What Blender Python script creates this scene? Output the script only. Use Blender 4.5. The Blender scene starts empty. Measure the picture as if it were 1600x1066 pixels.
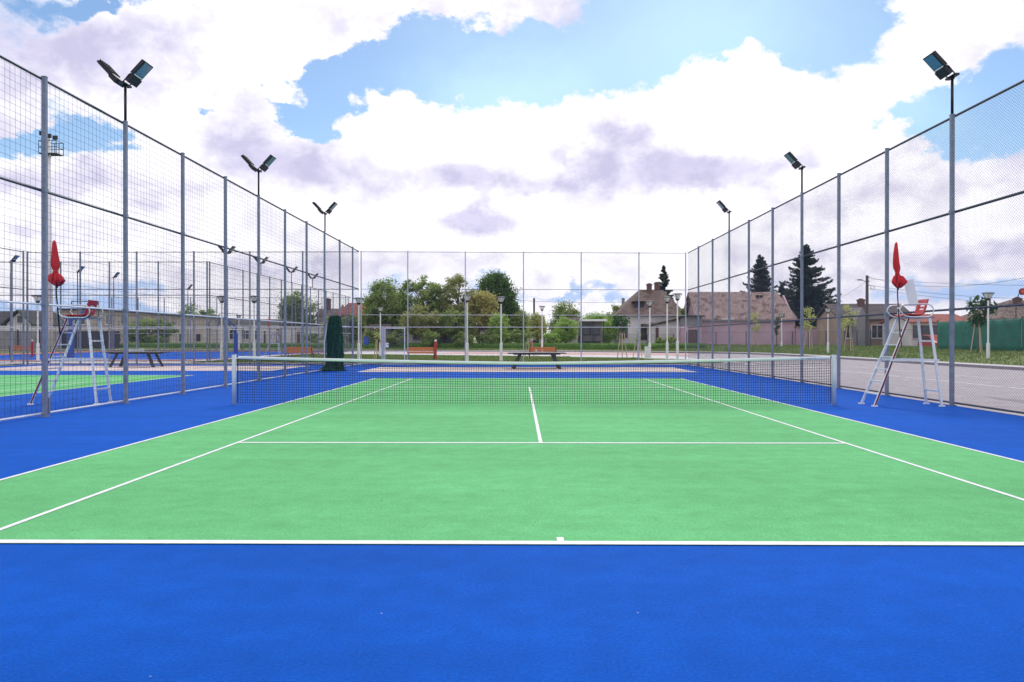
import bpy, math, random
from mathutils import Vector, Matrix
R = math.radians
PI = math.pi
scene = bpy.context.scene
col = scene.collection

# ------------------------------------------------------------------ camera
CAMH = 1.41
cam_d = bpy.data.cameras.new('camera')
cam = bpy.data.objects.new('camera', cam_d)
col.objects.link(cam)
cam.location = (0, 0, CAMH)
cam.rotation_euler = (R(90 - 0.134), 0, R(0.537))
cam_d.lens = 28.8
cam_d.sensor_width = 36
cam_d.clip_start = 0.05
cam_d.clip_end = 6000
scene.camera = cam
scene.view_settings.view_transform = 'Standard'
scene.view_settings.look = 'None'
scene.view_settings.exposure = 0.08
scene.view_settings.gamma = 1.0

# ------------------------------------------------------------------ world
SUN_EL, SUN_AZ = 42.0, 8.0          # azimuth to the right of +Y
world = bpy.data.worlds.new('World')
scene.world = world
world.use_nodes = True
wn = world.node_tree
for n in list(wn.nodes): wn.nodes.remove(n)
def N(t, **k):
    n = wn.nodes.new(t)
    for a, b in k.items(): setattr(n, a, b)
    return n
def L(a, b): wn.links.new(a, b)
def M(op, a, b=None, c=None, clamp=False):
    n = N('ShaderNodeMath', operation=op); n.use_clamp = clamp
    for i, v in enumerate((a, b, c)):
        if v is None: continue
        if isinstance(v, (int, float)): n.inputs[i].default_value = v
        else: L(v, n.inputs[i])
    return n.outputs[0]
def sstep(x, lo, hi):
    n = N('ShaderNodeMapRange'); n.interpolation_type = 'SMOOTHSTEP'
    L(x, n.inputs[0]); n.inputs[1].default_value = min(lo, hi); n.inputs[2].default_value = max(lo, hi)
    if lo > hi: n.inputs[3].default_value = 1; n.inputs[4].default_value = 0
    return n.outputs[0]
tc = N('ShaderNodeTexCoord')
nv = N('ShaderNodeVectorMath', operation='NORMALIZE'); L(tc.outputs['Generated'], nv.inputs[0])
sep = N('ShaderNodeSeparateXYZ'); L(nv.outputs[0], sep.inputs[0])
az = M('ARCTAN2', sep.outputs[0], sep.outputs[1])
el = M('ARCSINE', sep.outputs[2])
def noise(vec_scale, scale, detail, rough, off=(0, 0, 0), dist=0.0):
    mp = N('ShaderNodeMapping'); L(nv.outputs[0], mp.inputs[0])
    mp.inputs['Scale'].default_value = vec_scale; mp.inputs['Location'].default_value = off
    n = N('ShaderNodeTexNoise'); L(mp.outputs[0], n.inputs['Vector'])
    n.inputs['Scale'].default_value = scale; n.inputs['Detail'].default_value = detail
    n.inputs['Roughness'].default_value = rough; n.inputs['Distortion'].default_value = dist
    return n.outputs[0]
def warp(scale, amt, det):
    n = N('ShaderNodeTexNoise'); n.inputs['Scale'].default_value = scale; n.inputs['Detail'].default_value = det; n.inputs['Roughness'].default_value = 0.62
    mp = N('ShaderNodeMapping'); L(nv.outputs[0], mp.inputs[0]); mp.inputs['Location'].default_value = (scale, 2.3, 9.1); mp.inputs['Scale'].default_value = (1, 1, 1.4)
    L(mp.outputs[0], n.inputs['Vector'])
    s3 = N('ShaderNodeSeparateColor'); L(n.outputs['Color'], s3.inputs[0])
    return M('MULTIPLY', M('SUBTRACT', s3.outputs[0], 0.5), amt * 1.3), M('MULTIPLY', M('SUBTRACT', s3.outputs[1], 0.5), amt)
for sc_, am_, dt_ in ((5.0, 0.16, 10), (19.0, 0.07, 8)):
    wa, we = warp(sc_, am_, dt_)
    az = M('ADD', az, wa); el = M('ADD', el, we)
    if sc_ == 5.0: AZS, ELS = az, el
def blob(px, py, rx, ry, amp, rot=0):
    az, el = (AZS, ELS) if SOFT else (AZR, ELR)
    a0 = math.atan((px - 812) / 1280); e0 = math.atan((530 - py) / math.hypot(1280, px - 812))
    c = math.cos(a0)
    u = M('MULTIPLY', M('SUBTRACT', az, a0), 1280 / rx / c)
    v = M('MULTIPLY', M('SUBTRACT', el, e0), 1280 / ry / c)
    if rot:
        k = ry / rx * math.tan(R(rot)) * 0 + math.tan(R(rot)) * rx / ry
        v = M('SUBTRACT', v, M('MULTIPLY', u, k))
    r2 = M('ADD', M('MULTIPLY', u, u), M('MULTIPLY', v, v))
    return M('MULTIPLY', M('POWER', 2.71828, M('MULTIPLY', r2, -1.0)), amp)
AZR, ELR, SOFT = az, el, False
def total(lst, start):
    t = start
    for b in lst: t = M('ADD', t, blob(*b))
    return t
n1 = noise((1, 1, 1.5), 5.5, 12, 0.60, (3.1, 0.4, 1.0), 0.15)
n2 = noise((1, 1, 3.0), 4.2, 5, 0.5, (7.7, 2.0, 4.0), 0.3)
n3 = noise((1, 1, 1.3), 22.0, 8, 0.6, (1.0, 5.0, 2.0), 0.2)
base = M('ADD', M('ADD', M('MULTIPLY', M('SUBTRACT', n1, 0.5), 3.4), M('MULTIPLY', M('SUBTRACT', n3, 0.5), 1.6)), 0.50)
dens = total([
    (740, 110, 150, 62, -1.7), (560, 112, 70, 30, -1.2), (505, 140, 42, 60, -1.6), (525, 190, 45, 26, -1.3),
    (900, 90, 110, 62, -1.2), (1000, 50, 110, 70, -1.3), (1150, 25, 120, 50, -1.3), (1290, 30, 110, 50, -1.3), (1385, 50, 40, 60, -0.9),
    (1540, 165, 120, 62, -2.0), (1450, 190, 60, 40, -1.0), (1585, 215, 70, 40, -1.2), (60, 205, 130, 20, -1.7), (180, 250, 80, 13, -1.1),
    (170, 4, 80, 18, -1.6), (430, 158, 60, 12, -1.0), (350, 45, 25, 8, -0.6), (30, 490, 300, 26, -0.9), (1500, 465, 160, 28, -1.1), (870, 455, 160, 14, -0.9), (240, 440, 120, 14, -0.6), (330, 182, 40, 8, -1.2),
    (640, 20, 150, 38, 1.5), (250, 100, 200, 70, 0.9), (450, 40, 200, 60, 1.0), (620, 190, 70, 32, 1.2), (560, 250, 60, 60, 0.7), (1505, 35, 75, 42, 1.4), (800, 230, 260, 45, 1.2),
    (1200, 200, 190, 90, 1.3), (1130, 125, 60, 35, 0.7), (1000, 330, 500, 130, 0.8), (350, 250, 200, 50, 0.9), (1500, 330, 200, 60, 0.8), (100, 330, 250, 60, 0.7)], base)
cover = sstep(dens, -0.18, 0.48)
SOFT = True
shade = total([
    (430, 240, 105, 55, 1.5), (110, 60, 150, 55, 1.0), (300, 130, 150, 50, 0.5), (990, 203, 65, 26, 1.6), (940, 272, 270, 30, 1.3), (1080, 285, 90, 34, 1.0),
    (735, 355, 72, 22, 1.6), (690, 270, 85, 32, 0.9), (130, 290, 190, 26, 1.0), (40, 355, 120, 18, 0.7), (250, 325, 110, 16, 0.5), (200, 390, 260, 16, -0.8), (120, 240, 150, 14, -0.7),
    (1430, 290, 200, 35, 0.6), (1500, 385, 160, 30, 0.8), (1480, 330, 180, 16, -0.7), (1250, 340, 130, 24, 0.5), (300, 440, 300, 25, 0.3), (1150, 400, 120, 30, 0.4), (880, 420, 200, 16, 0.6), (500, 420, 140, 24, 0.6),
    (1180, 170, 230, 90, -1.0), (600, 175, 60, 25, -0.6), (800, 185, 120, 18, -0.5), (600, 340, 80, 30, -.5), (1000, 345, 200, 25, -.6)], M('ADD', M('MULTIPLY', M('SUBTRACT', n2, 0.5), 3.0), M('MULTIPLY', M('SUBTRACT', n3, 0.5), 1.3)))
shade = sstep(shade, -0.1, 1.45)
sky = N('ShaderNodeTexSky', sky_type='NISHITA')
sky.sun_disc = False
sky.sun_elevation = R(SUN_EL); sky.sun_rotation = R(SUN_AZ)
sky.air_density = 1.0; sky.dust_density = 0.3; sky.ozone_density = 3.0
SKY_STRENGTH = 0.12
def rgb(c, s=1.0):
    n = N('ShaderNodeRGB'); n.outputs[0].default_value = (c[0] * s, c[1] * s, c[2] * s, 1); return n.outputs[0]
def mix(f, a, b):
    n = N('ShaderNodeMix', data_type='RGBA'); n.clamp_factor = True
    L(f, n.inputs[0]); L(a, n.inputs[6]); L(b, n.inputs[7]); return n.outputs[2]
K = 1 / SKY_STRENGTH
cloud = mix(shade, mix(sstep(n3, 0.40, 0.66), rgb((1.14, 1.12, 1.17), K), rgb((0.97, 0.95, 1.05), K)), mix(sstep(n3, 0.35, 0.65), rgb((0.74, 0.71, 0.92), K), rgb((0.60, 0.58, 0.80), K)))
hs = N('ShaderNodeHueSaturation'); hs.inputs['Saturation'].default_value = 1.08; hs.inputs['Value'].default_value = 0.98; L(sky.outputs[0], hs.inputs['Color']); deep = hs.outputs[0]
hz = sstep(el, R(14), R(3))
glow = M('MINIMUM', total([(790, 165, 130, 75, 0.60), (1100, 60, 230, 110, 0.62), (1420, 150, 70, 60, 0.4)], M('MULTIPLY', n2, 0.02)), 1.0)
air = mix(glow, mix(hz, deep, rgb((0.50, 0.66, 1.0), K)), rgb((0.68, 0.98, 1.02), K))
full = mix(cover, air, cloud)
bg = N('ShaderNodeBackground'); L(full, bg.inputs[0]); bg.inputs[1].default_value = SKY_STRENGTH
world.cycles.sampling_method = 'MANUAL'; world.cycles.sample_map_resolution = 256
wo = N('ShaderNodeOutputWorld'); L(bg.outputs[0], wo.inputs[0])

# ------------------------------------------------------------------ sun
sd = bpy.data.lights.new('sun', 'SUN'); sd.energy = 1.3; sd.angle = R(12); sd.color = (1, 0.96, 0.9)
so = bpy.data.objects.new('sun', sd); col.objects.link(so)
so.rotation_euler = (R(-(90 - SUN_EL)), 0, R(-SUN_AZ))
so.location = (0, 0, 50)

# ------------------------------------------------------------------ materials
def mat(name, c, rough=0.7, metal=0.0, var=0.0, vscale=8.0, bump=0.0, bscale=60.0, spec=0.5, island=0.0, c2=None, trans=None):
    m = bpy.data.materials.new(name); m.use_nodes = True
    t = m.node_tree; b = t.nodes['Principled BSDF']
    b.inputs['Roughness'].default_value = rough; b.inputs['Metallic'].default_value = metal
    b.inputs['Specular IOR Level'].default_value = spec
    b.inputs['Base Color'].default_value = (*c, 1)
    if var or c2:
        tcn = t.nodes.new('ShaderNodeTexCoord'); nz = t.nodes.new('ShaderNodeTexNoise')
        nz.inputs['Scale'].default_value = vscale; nz.inputs['Detail'].default_value = 6; nz.inputs['Roughness'].default_value = 0.6
        t.links.new(tcn.outputs['Object'], nz.inputs['Vector'])
        mr = t.nodes.new('ShaderNodeMapRange'); mr.inputs[1].default_value = 0.32; mr.inputs[2].default_value = 0.68
        t.links.new(nz.outputs[0], mr.inputs[0])
        mx = t.nodes.new('ShaderNodeMix'); mx.data_type = 'RGBA'
        a = tuple(max(0, x * (1 - var)) for x in c); bb = tuple(x * (1 + var) for x in c) if c2 is None else c2
        mx.inputs[6].default_value = (*(a if c2 is None else c), 1); mx.inputs[7].default_value = (*bb, 1)
        t.links.new(mr.outputs[0], mx.inputs[0])
        out = mx.outputs[2]
        if island:
            g = t.nodes.new('ShaderNodeNewGeometry'); h = t.nodes.new('ShaderNodeHueSaturation')
            m2 = t.nodes.new('ShaderNodeMapRange'); m2.inputs[3].default_value = 1 - island; m2.inputs[4].default_value = 1 + island
            t.links.new(g.outputs['Random Per Island'], m2.inputs[0]); t.links.new(m2.outputs[0], h.inputs['Value'])
            t.links.new(out, h.inputs['Color']); out = h.outputs[0]
        t.links.new(out, b.inputs['Base Color'])
    if bump:
        tc2 = t.nodes.new('ShaderNodeTexCoord'); n2_ = t.nodes.new('ShaderNodeTexNoise'); n2_.inputs['Scale'].default_value = bscale
        n2_.inputs['Detail'].default_value = 4
        t.links.new(tc2.outputs['Object'], n2_.inputs['Vector'])
        bp = t.nodes.new('ShaderNodeBump'); bp.inputs['Strength'].default_value = bump; bp.inputs['Distance'].default_value = 0.02
        t.links.new(n2_.outputs[0], bp.inputs['Height']); t.links.new(bp.outputs[0], b.inputs['Normal'])
    if trans:
        out = t.nodes['Material Output']; tr = t.nodes.new('ShaderNodeBsdfTranslucent'); tr.inputs[0].default_value = (*trans, 1)
        ms = t.nodes.new('ShaderNodeMixShader'); ms.inputs[0].default_value = 0.45
        t.links.new(b.outputs[0], ms.inputs[1]); t.links.new(tr.outputs[0], ms.inputs[2]); t.links.new(ms.outputs[0], out.inputs[0])
    return m

def court_mat(name, c, rough=0.62):
    """acrylic court paint: fine grain, broad weathering patches, a few pale specks and scuffs"""
    m = mat(name, c, 0.8, spec=0.05)
    t = m.node_tree; b = t.nodes['Principled BSDF']
    g = t.nodes.new('ShaderNodeNewGeometry')
    def nz(s, d=3, r=0.6):
        n = t.nodes.new('ShaderNodeTexNoise'); n.inputs['Scale'].default_value = s; n.inputs['Detail'].default_value = d
        n.inputs['Roughness'].default_value = r
        t.links.new(g.outputs['Position'], n.inputs['Vector']); return n.outputs[0]
    def mr(x, a, bb, lo, hi):
        n = t.nodes.new('ShaderNodeMapRange'); n.inputs[1].default_value = a; n.inputs[2].default_value = bb
        n.inputs[3].default_value = lo; n.inputs[4].default_value = hi; t.links.new(x, n.inputs[0]); return n.outputs[0]
    def mul(a, bb):
        n = t.nodes.new('ShaderNodeMath'); n.operation = 'MULTIPLY'; t.links.new(a, n.inputs[0]); t.links.new(bb, n.inputs[1]); return n.outputs[0]
    mpx = t.nodes.new('ShaderNodeMapping'); mpx.inputs['Scale'].default_value = (0.12, 1.6, 1); t.links.new(g.outputs['Position'], mpx.inputs[0])
    nzs = t.nodes.new('ShaderNodeTexNoise'); nzs.inputs['Scale'].default_value = 1.0; nzs.inputs['Detail'].default_value = 6; t.links.new(mpx.outputs[0], nzs.inputs['Vector'])
    v = mul(mr(nzs.outputs[0], .3, .7, .94, 1.06), mul(mul(mr(nz(0.22, 5), .3, .7, .88, 1.12), mr(nz(4.0, 6), .3, .7, .91, 1.09)), mul(mr(nz(55, 2), .25, .75, .80, 1.20), mr(nz(230, 2), .25, .75, .82, 1.18))))
    h = t.nodes.new('ShaderNodeHueSaturation'); h.inputs['Color'].default_value = (*c, 1); t.links.new(v, h.inputs['Value'])
    vo = t.nodes.new('ShaderNodeTexVoronoi'); vo.inputs['Scale'].default_value = 2.2; t.links.new(g.outputs['Position'], vo.inputs['Vector'])
    sp = mr(vo.outputs['Distance'], 0.010, 0.016, 0.45, 0.0)
    sc = mr(nz(1.1, 8, 0.75), .62, .72, 0, .05)
    mx = t.nodes.new('ShaderNodeMix'); mx.data_type = 'RGBA'; mx.inputs[7].default_value = (0.75, 0.75, 0.72, 1)
    t.links.new(sp, mx.inputs[0]); t.links.new(h.outputs[0], mx.inputs[6])
    mx2 = t.nodes.new('ShaderNodeMix'); mx2.data_type = 'RGBA'; mx2.inputs[7].default_value = (0.55, 0.6, 0.6, 1)
    t.links.new(sc, mx2.inputs[0]); t.links.new(mx.outputs[2], mx2.inputs[6])
    t.links.new(mx2.outputs[2], b.inputs['Base Color'])
    vd = t.nodes.new('ShaderNodeTexVoronoi'); vd.inputs['Scale'].default_value = 1.3; t.links.new(g.outputs['Position'], vd.inputs['Vector'])
    mx3 = t.nodes.new('ShaderNodeMix'); mx3.data_type = 'RGBA'; mx3.inputs[7].default_value = (0.02, 0.03, 0.04, 1)
    t.links.new(mr(vd.outputs['Distance'], 0.016, 0.028, 0.45, 0.0), mx3.inputs[0]); t.links.new(mx2.outputs[2], mx3.inputs[6]); t.links.new(mx3.outputs[2], b.inputs['Base Color'])
    bp = t.nodes.new('ShaderNodeBump'); bp.inputs['Strength'].default_value = 0.35; bp.inputs['Distance'].default_value = 0.004
    t.links.new(nz(190, 3), bp.inputs['Height']); t.links.new(bp.outputs[0], b.inputs['Normal'])
    return m

def tile_mat(name, c, c2, dark, scale=1.0):
    """roof tiles: rows and single tiles with weathered patches"""
    m = mat(name, c, 0.85)
    t = m.node_tree; b = t.nodes['Principled BSDF']
    tcn = t.nodes.new('ShaderNodeTexCoord')
    br = t.nodes.new('ShaderNodeTexBrick')
    mp = t.nodes.new('ShaderNodeMapping'); mp.inputs['Scale'].default_value = (1, 1, 1); t.links.new(tcn.outputs['UV'], mp.inputs[0]); t.links.new(mp.outputs[0], br.inputs['Vector'])
    br.inputs['Scale'].default_value = 1.0
    br.inputs['Brick Width'].default_value = 0.22 * scale; br.inputs['Row Height'].default_value = 0.30 * scale
    br.inputs['Mortar Size'].default_value = 0.03 * scale; br.inputs['Mortar Smooth'].default_value = 0.5
    br.inputs['Color1'].default_value = (*c, 1); br.inputs['Color2'].default_value = (*c2, 1); br.inputs['Mortar'].default_value = (*dark, 1)
    nz = t.nodes.new('ShaderNodeTexNoise'); nz.inputs['Scale'].default_value = 1.6; nz.inputs['Detail'].default_value = 8; nz.inputs['Roughness'].default_value = 0.7
    t.links.new(tcn.outputs['Object'], nz.inputs['Vector'])
    mr = t.nodes.new('ShaderNodeMapRange'); mr.inputs[1].default_value = 0.52; mr.inputs[2].default_value = 0.57; mr.inputs[4].default_value = 0.8
    t.links.new(nz.outputs[0], mr.inputs[0])
    mx = t.nodes.new('ShaderNodeMix'); mx.data_type = 'RGBA'; mx.inputs[7].default_value = (*dark, 1)
    t.links.new(mr.outputs[0], mx.inputs[0]); t.links.new(br.outputs[0], mx.inputs[6]); t.links.new(mx.outputs[2], b.inputs['Base Color'])
    return m

MT = {}
MT['blue'] = court_mat('court_blue_paint', (0.003, 0.088, 0.47))
MT['green'] = court_mat('court_green_paint', (0.14, 0.47, 0.19))
MT['beige'] = court_mat('pinkish_concrete', (0.62, 0.52, 0.50), 0.8)
MT['orange_rubber'] = court_mat('orange_rubber', (0.62, 0.22, 0.14), 0.8)
MT['pink_rubber'] = court_mat('pink_paving', (0.62, 0.40, 0.38), 0.8)
MT['white_paint'] = mat('white_line_paint', (0.80, 0.82, 0.83), 0.7, var=0.10, vscale=9, bump=0.3, bscale=190)
MT['asphalt'] = mat('pale_asphalt', (0.40, 0.365, 0.39), 0.85, var=0.14, vscale=1.6, bump=0.5, bscale=120)
MT['concrete'] = mat('pale_concrete', (0.62, 0.60, 0.62), 0.85, var=0.12, vscale=3, bump=0.3, bscale=60)
MT['kerb_dark'] = mat('kerb_stone', (0.26, 0.24, 0.27), 0.85, var=0.25, vscale=5)
MT['earth'] = mat('field_ground', (0.10, 0.13, 0.05), 0.95, var=0.3, vscale=0.6, bump=0.6, bscale=8)
MT['grass'] = mat('grass_turf', (0.13, 0.17, 0.06), 0.95, c2=(0.24, 0.29, 0.11), vscale=1.8, bump=1.0, bscale=18, spec=0.15)
MT['blade'] = mat('grass_blades', (0.12, 0.19, 0.05), 0.9, c2=(0.28, 0.36, 0.11), vscale=2.5, island=0.35, spec=0.15)
MT['galv'] = mat('galvanised_steel', (0.20, 0.235, 0.31), 0.55, 0.2, var=0.18, vscale=9)
MT['galv_pale'] = mat('pale_galvanised_steel', (0.40, 0.43, 0.50), 0.5, 0.1, var=0.15, vscale=9)
MT['rail'] = mat('dark_steel_rail', (0.05, 0.055, 0.085), 0.5, 0.4, var=0.2, vscale=12)
MT['rail_pale'] = mat('pale_steel_rail', (0.62, 0.65, 0.70), 0.5, 0.2, var=0.15, vscale=12)
MT['wire'] = mat('net_cord', (0.03, 0.04, 0.08), 0.6)
MT['wire_pale'] = mat('diamond_net_cord', (0.06, 0.075, 0.13), 0.6)
MT['black'] = mat('black_metal', (0.012, 0.013, 0.02), 0.45, 0.2)
MT['net_black'] = mat('black_net_cord', (0.004, 0.006, 0.014), 0.8)
MT['tape'] = mat('white_canvas_tape', (0.80, 0.84, 0.84), 0.8, var=0.06, vscale=3, bump=0.2, bscale=60)
MT['ink'] = mat('blue_ink', (0.03, 0.05, 0.2), 0.8)
MT['postwhite'] = mat('pale_painted_post', (0.55, 0.62, 0.68), 0.4, 0.1, var=0.06, vscale=6)
MT['alu'] = mat('aluminium', (0.72, 0.76, 0.80), 0.35, 0.45, var=0.08, vscale=15)
MT['red'] = mat('red_plastic', (0.50, 0.02, 0.03), 0.4)
MT['redcloth'] = mat('red_cloth', (0.60, 0.02, 0.03), 0.75, var=0.15, vscale=14, bump=0.4, bscale=40)
MT['darkred'] = mat('dark_red_stripe', (0.16, 0.01, 0.03), 0.5)
MT['white'] = mat('white_paint', (0.80, 0.80, 0.82), 0.5, var=0.04, vscale=8)
MT['lamp_glass'] = mat('lamp_glass', (0.80, 0.80, 0.82), 0.2)
MT['led'] = mat('floodlight_glass', (0.12, 0.26, 0.30), 0.12, 0.0, spec=0.9)
MT['orange_wood'] = mat('orange_varnished_wood', (0.70, 0.20, 0.06), 0.5, var=0.15, vscale=12)
MT['table_dark'] = mat('dark_table_top', (0.012, 0.02, 0.022), 0.5, var=0.2, vscale=3)
MT['table_leg'] = mat('dark_grey_concrete_leg', (0.06, 0.065, 0.075), 0.7, var=0.15, vscale=8)
MT['netgreen'] = mat('dark_green_netting', (0.006, 0.045, 0.035), 0.85, c2=(0.015, 0.085, 0.065), vscale=9, bump=1.0, bscale=30)
MT['mesh_green'] = mat('green_windbreak_cloth', (0.02, 0.17, 0.12), 0.75, var=0.22, vscale=1.2)
MT['bluepad'] = mat('blue_padding', (0.02, 0.07, 0.35), 0.5)
MT['wood'] = mat('weathered_stake_wood', (0.50, 0.42, 0.30), 0.85, var=0.2, vscale=12)
MT['bark'] = mat('grey_brown_bark', (0.13, 0.105, 0.085), 0.95, var=0.35, vscale=6)
MT['polewood'] = mat('weathered_grey_pole', (0.10, 0.095, 0.10), 0.9, var=0.25, vscale=5)
def leafm(n, a, b, tr=None, isl=0.45): return mat(n, a, 0.7, c2=b, vscale=0.8, island=isl, spec=0.25, trans=tr or tuple(x * 1.2 for x in b))
MT['leaf_mid'] = leafm('mid_green_leaves', (0.150, 0.226, 0.083), (0.316, 0.406, 0.134))
MT['leaf_olive'] = leafm('olive_leaves', (0.204, 0.240, 0.096), (0.360, 0.384, 0.144))
MT['leaf_brown'] = leafm('yellow_brown_leaves', (0.372, 0.336, 0.132), (0.504, 0.480, 0.180))
MT['leaf_dark'] = leafm('dense_dark_green_leaves', (0.055, 0.11, 0.035), (0.13, 0.23, 0.07))
MT['leaf_bright'] = leafm('bright_green_leaves', (0.234, 0.374, 0.094), (0.406, 0.577, 0.156))
MT['leaf_pale'] = leafm('pale_yellow_leaves', (0.374, 0.418, 0.154), (0.528, 0.550, 0.220))
MT['leaf_young'] = leafm('deep_green_large_leaves', (0.025, 0.07, 0.025), (0.05, 0.12, 0.035))
MT['needle'] = leafm('dark_conifer_needles', (0.019, 0.045, 0.035), (0.045, 0.080, 0.056), isl=0.4)
MT['hedge'] = leafm('clipped_hedge_leaves', (0.090, 0.180, 0.046), (0.180, 0.324, 0.072))
MT['pinkwall'] = mat('pink_render', (0.58, 0.40, 0.48), 0.9, var=0.10, vscale=0.7)
MT['whitewall'] = mat('old_white_render', (0.68, 0.64, 0.66), 0.9, var=0.12, vscale=0.8)
MT['beigewall'] = mat('dirty_beige_render', (0.46, 0.39, 0.36), 0.9, var=0.22, vscale=0.5)
MT['tanwall'] = mat('tan_render', (0.38, 0.28, 0.22), 0.9, var=0.18, vscale=0.6)
MT['greywall'] = mat('grey_render', (0.26, 0.25, 0.27), 0.9, var=0.2, vscale=0.8)
MT['darkwall'] = mat('dark_boards', (0.05, 0.05, 0.07), 0.9, var=0.25, vscale=1.0)
MT['glass'] = mat('dark_window_glass', (0.03, 0.035, 0.045), 0.12, spec=0.8)
MT['frame'] = mat('brown_window_frame', (0.12, 0.09, 0.08), 0.7)
MT['brown'] = mat('brown_boards', (0.14, 0.085, 0.08), 0.85, var=0.2, vscale=3)
MT['brick'] = mat('chimney_brick', (0.16, 0.09, 0.075), 0.9, var=0.25, vscale=4)
MT['roof_pink'] = tile_mat('faded_pink_tiles', (0.56, 0.42, 0.37), (0.42, 0.29, 0.26), (0.09, 0.055, 0.05), 1.35)
MT['roof_brown'] = tile_mat('mossy_brown_tiles', (0.20, 0.13, 0.11), (0.26, 0.20, 0.16), (0.06, 0.04, 0.04), 1.4)
MT['roof_red'] = tile_mat('orange_red_tiles', (0.45, 0.14, 0.09), (0.38, 0.11, 0.08), (0.16, 0.05, 0.04), 1.4)
MT['roof_grey'] = tile_mat('grey_brown_tiles', (0.15, 0.125, 0.12), (0.11, 0.09, 0.09), (0.05, 0.04, 0.04), 1.4)
MT['roof_slate'] = tile_mat('dark_slate', (0.05, 0.05, 0.06), (0.07, 0.07, 0.08), (0.02, 0.02, 0.02), 1.4)
MT['carpaint'] = mat('white_car_paint', (0.78, 0.78, 0.80), 0.25, spec=0.7)
MT['carpaint_grey'] = mat('silver_grey_car_paint', (0.34, 0.35, 0.38), 0.3, 0.4)
MT['carred'] = mat('red_car_paint', (0.50, 0.05, 0.04), 0.3)
MT['tyre'] = mat('tyre_rubber', (0.02, 0.02, 0.02), 0.9)

# ------------------------------------------------------------------ mesh builder
class MB:
    def __init__(s): s.v = []; s.f = []; s.uv = {}
    def add(s, vs, fs):
        o = len(s.v); s.v += [tuple(x) for x in vs]; s.f += [tuple(i + o for i in f) for f in fs]
    def box(s, cx, cy, cz, sx, sy, sz, mtx=None):
        vs = [Vector((cx + a * sx / 2, cy + b * sy / 2, cz + c * sz / 2)) for a in (-1, 1) for b in (-1, 1) for c in (-1, 1)]
        if mtx is not None: vs = [mtx @ v for v in vs]
        s.add(vs, [(0, 1, 3, 2), (4, 6, 7, 5), (0, 4, 5, 1), (2, 3, 7, 6), (0, 2, 6, 4), (1, 5, 7, 3)])
    def bb(s, x0, y0, z0, x1, y1, z1): s.box((x0 + x1) / 2, (y0 + y1) / 2, (z0 + z1) / 2, abs(x1 - x0), abs(y1 - y0), abs(z1 - z0))
    def tube(s, pts, r, n=8, caps=True, closed=False):
        pts = [Vector(p) for p in pts]; rings = []
        rr = r if isinstance(r, (list, tuple)) else [r] * len(pts)
        up = None; m = len(pts)
        for i, p in enumerate(pts):
            if closed: d = pts[(i + 1) % m] - pts[i - 1]
            else: d = (pts[min(i + 1, m - 1)] - pts[max(i - 1, 0)])
            d.normalize()
            if up is None: up = Vector((0, 0, 1)) if abs(d.z) < 0.9 else Vector((1, 0, 0))
            a = d.cross(up); a.normalize(); b = a.cross(d); b.normalize(); up = b
            rings.append([p + (a * math.cos(2 * PI * k / n) + b * math.sin(2 * PI * k / n)) * rr[i] for k in range(n)])
        vs = [v for g in rings for v in g]; fs = []
        seg = m if closed else m - 1
        for i in range(seg):
            j = (i + 1) % m
            for k in range(n): fs.append((i * n + k, i * n + (k + 1) % n, j * n + (k + 1) % n, j * n + k))
        if caps and not closed: fs += [tuple(range(n - 1, -1, -1)), tuple((m - 1) * n + k for k in range(n))]
        s.add(vs, fs)
    def wire(s, a, b, r):
        """3-sided cord"""
        a = Vector(a); b = Vector(b); d = (b - a).normalized()
        u = d.cross(Vector((0.31, 0.9, 0.17))).normalized(); w = d.cross(u)
        vs = []
        for p in (a, b):
            for k in range(3): vs.append(p + (u * math.cos(2.0944 * k) + w * math.sin(2.0944 * k)) * r)
        s.add(vs, [(0, 1, 4, 3), (1, 2, 5, 4), (2, 0, 3, 5)])
    def poly(s, pts): s.add(pts, [tuple(range(len(pts)))])
    def prism(s, pts, z0, z1):
        n = len(pts); s.add([(x, y, z0) for x, y in pts] + [(x, y, z1) for x, y in pts],
            [tuple(range(n - 1, -1, -1)), tuple(range(n, 2 * n))] + [(i, (i + 1) % n, n + (i + 1) % n, n + i) for i in range(n)])
    def build(s, name, m, parent=None, smooth=False, bevel=0, loc=None):
        me = bpy.data.meshes.new(name); me.from_pydata(s.v, [], s.f); me.update()
        me.materials.append(m)
        if smooth:
            for p in me.polygons: p.use_smooth = True
        # planar uv per face (metres along and up the slope)
        if getattr(s, 'want_uv', False):
            uvl = me.uv_layers.new(name='UVMap')
            for p in me.polygons:
                nrm = p.normal; h = Vector((-nrm.y, nrm.x, 0))
                if h.length < 1e-4: h = Vector((1, 0, 0))
                h.normalize(); w = nrm.cross(h)
                for li in p.loop_indices:
                    co = me.vertices[me.loops[li].vertex_index].co
                    uvl.data[li].uv = (co.dot(h), co.dot(w))
        o = bpy.data.objects.new(name, me); col.objects.link(o)
        if parent is not None: o.parent = parent
        if loc: o.location = loc
        if bevel:
            b = o.modifiers.new('bevel', 'BEVEL'); b.width = bevel; b.segments = 2
        return o

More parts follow.
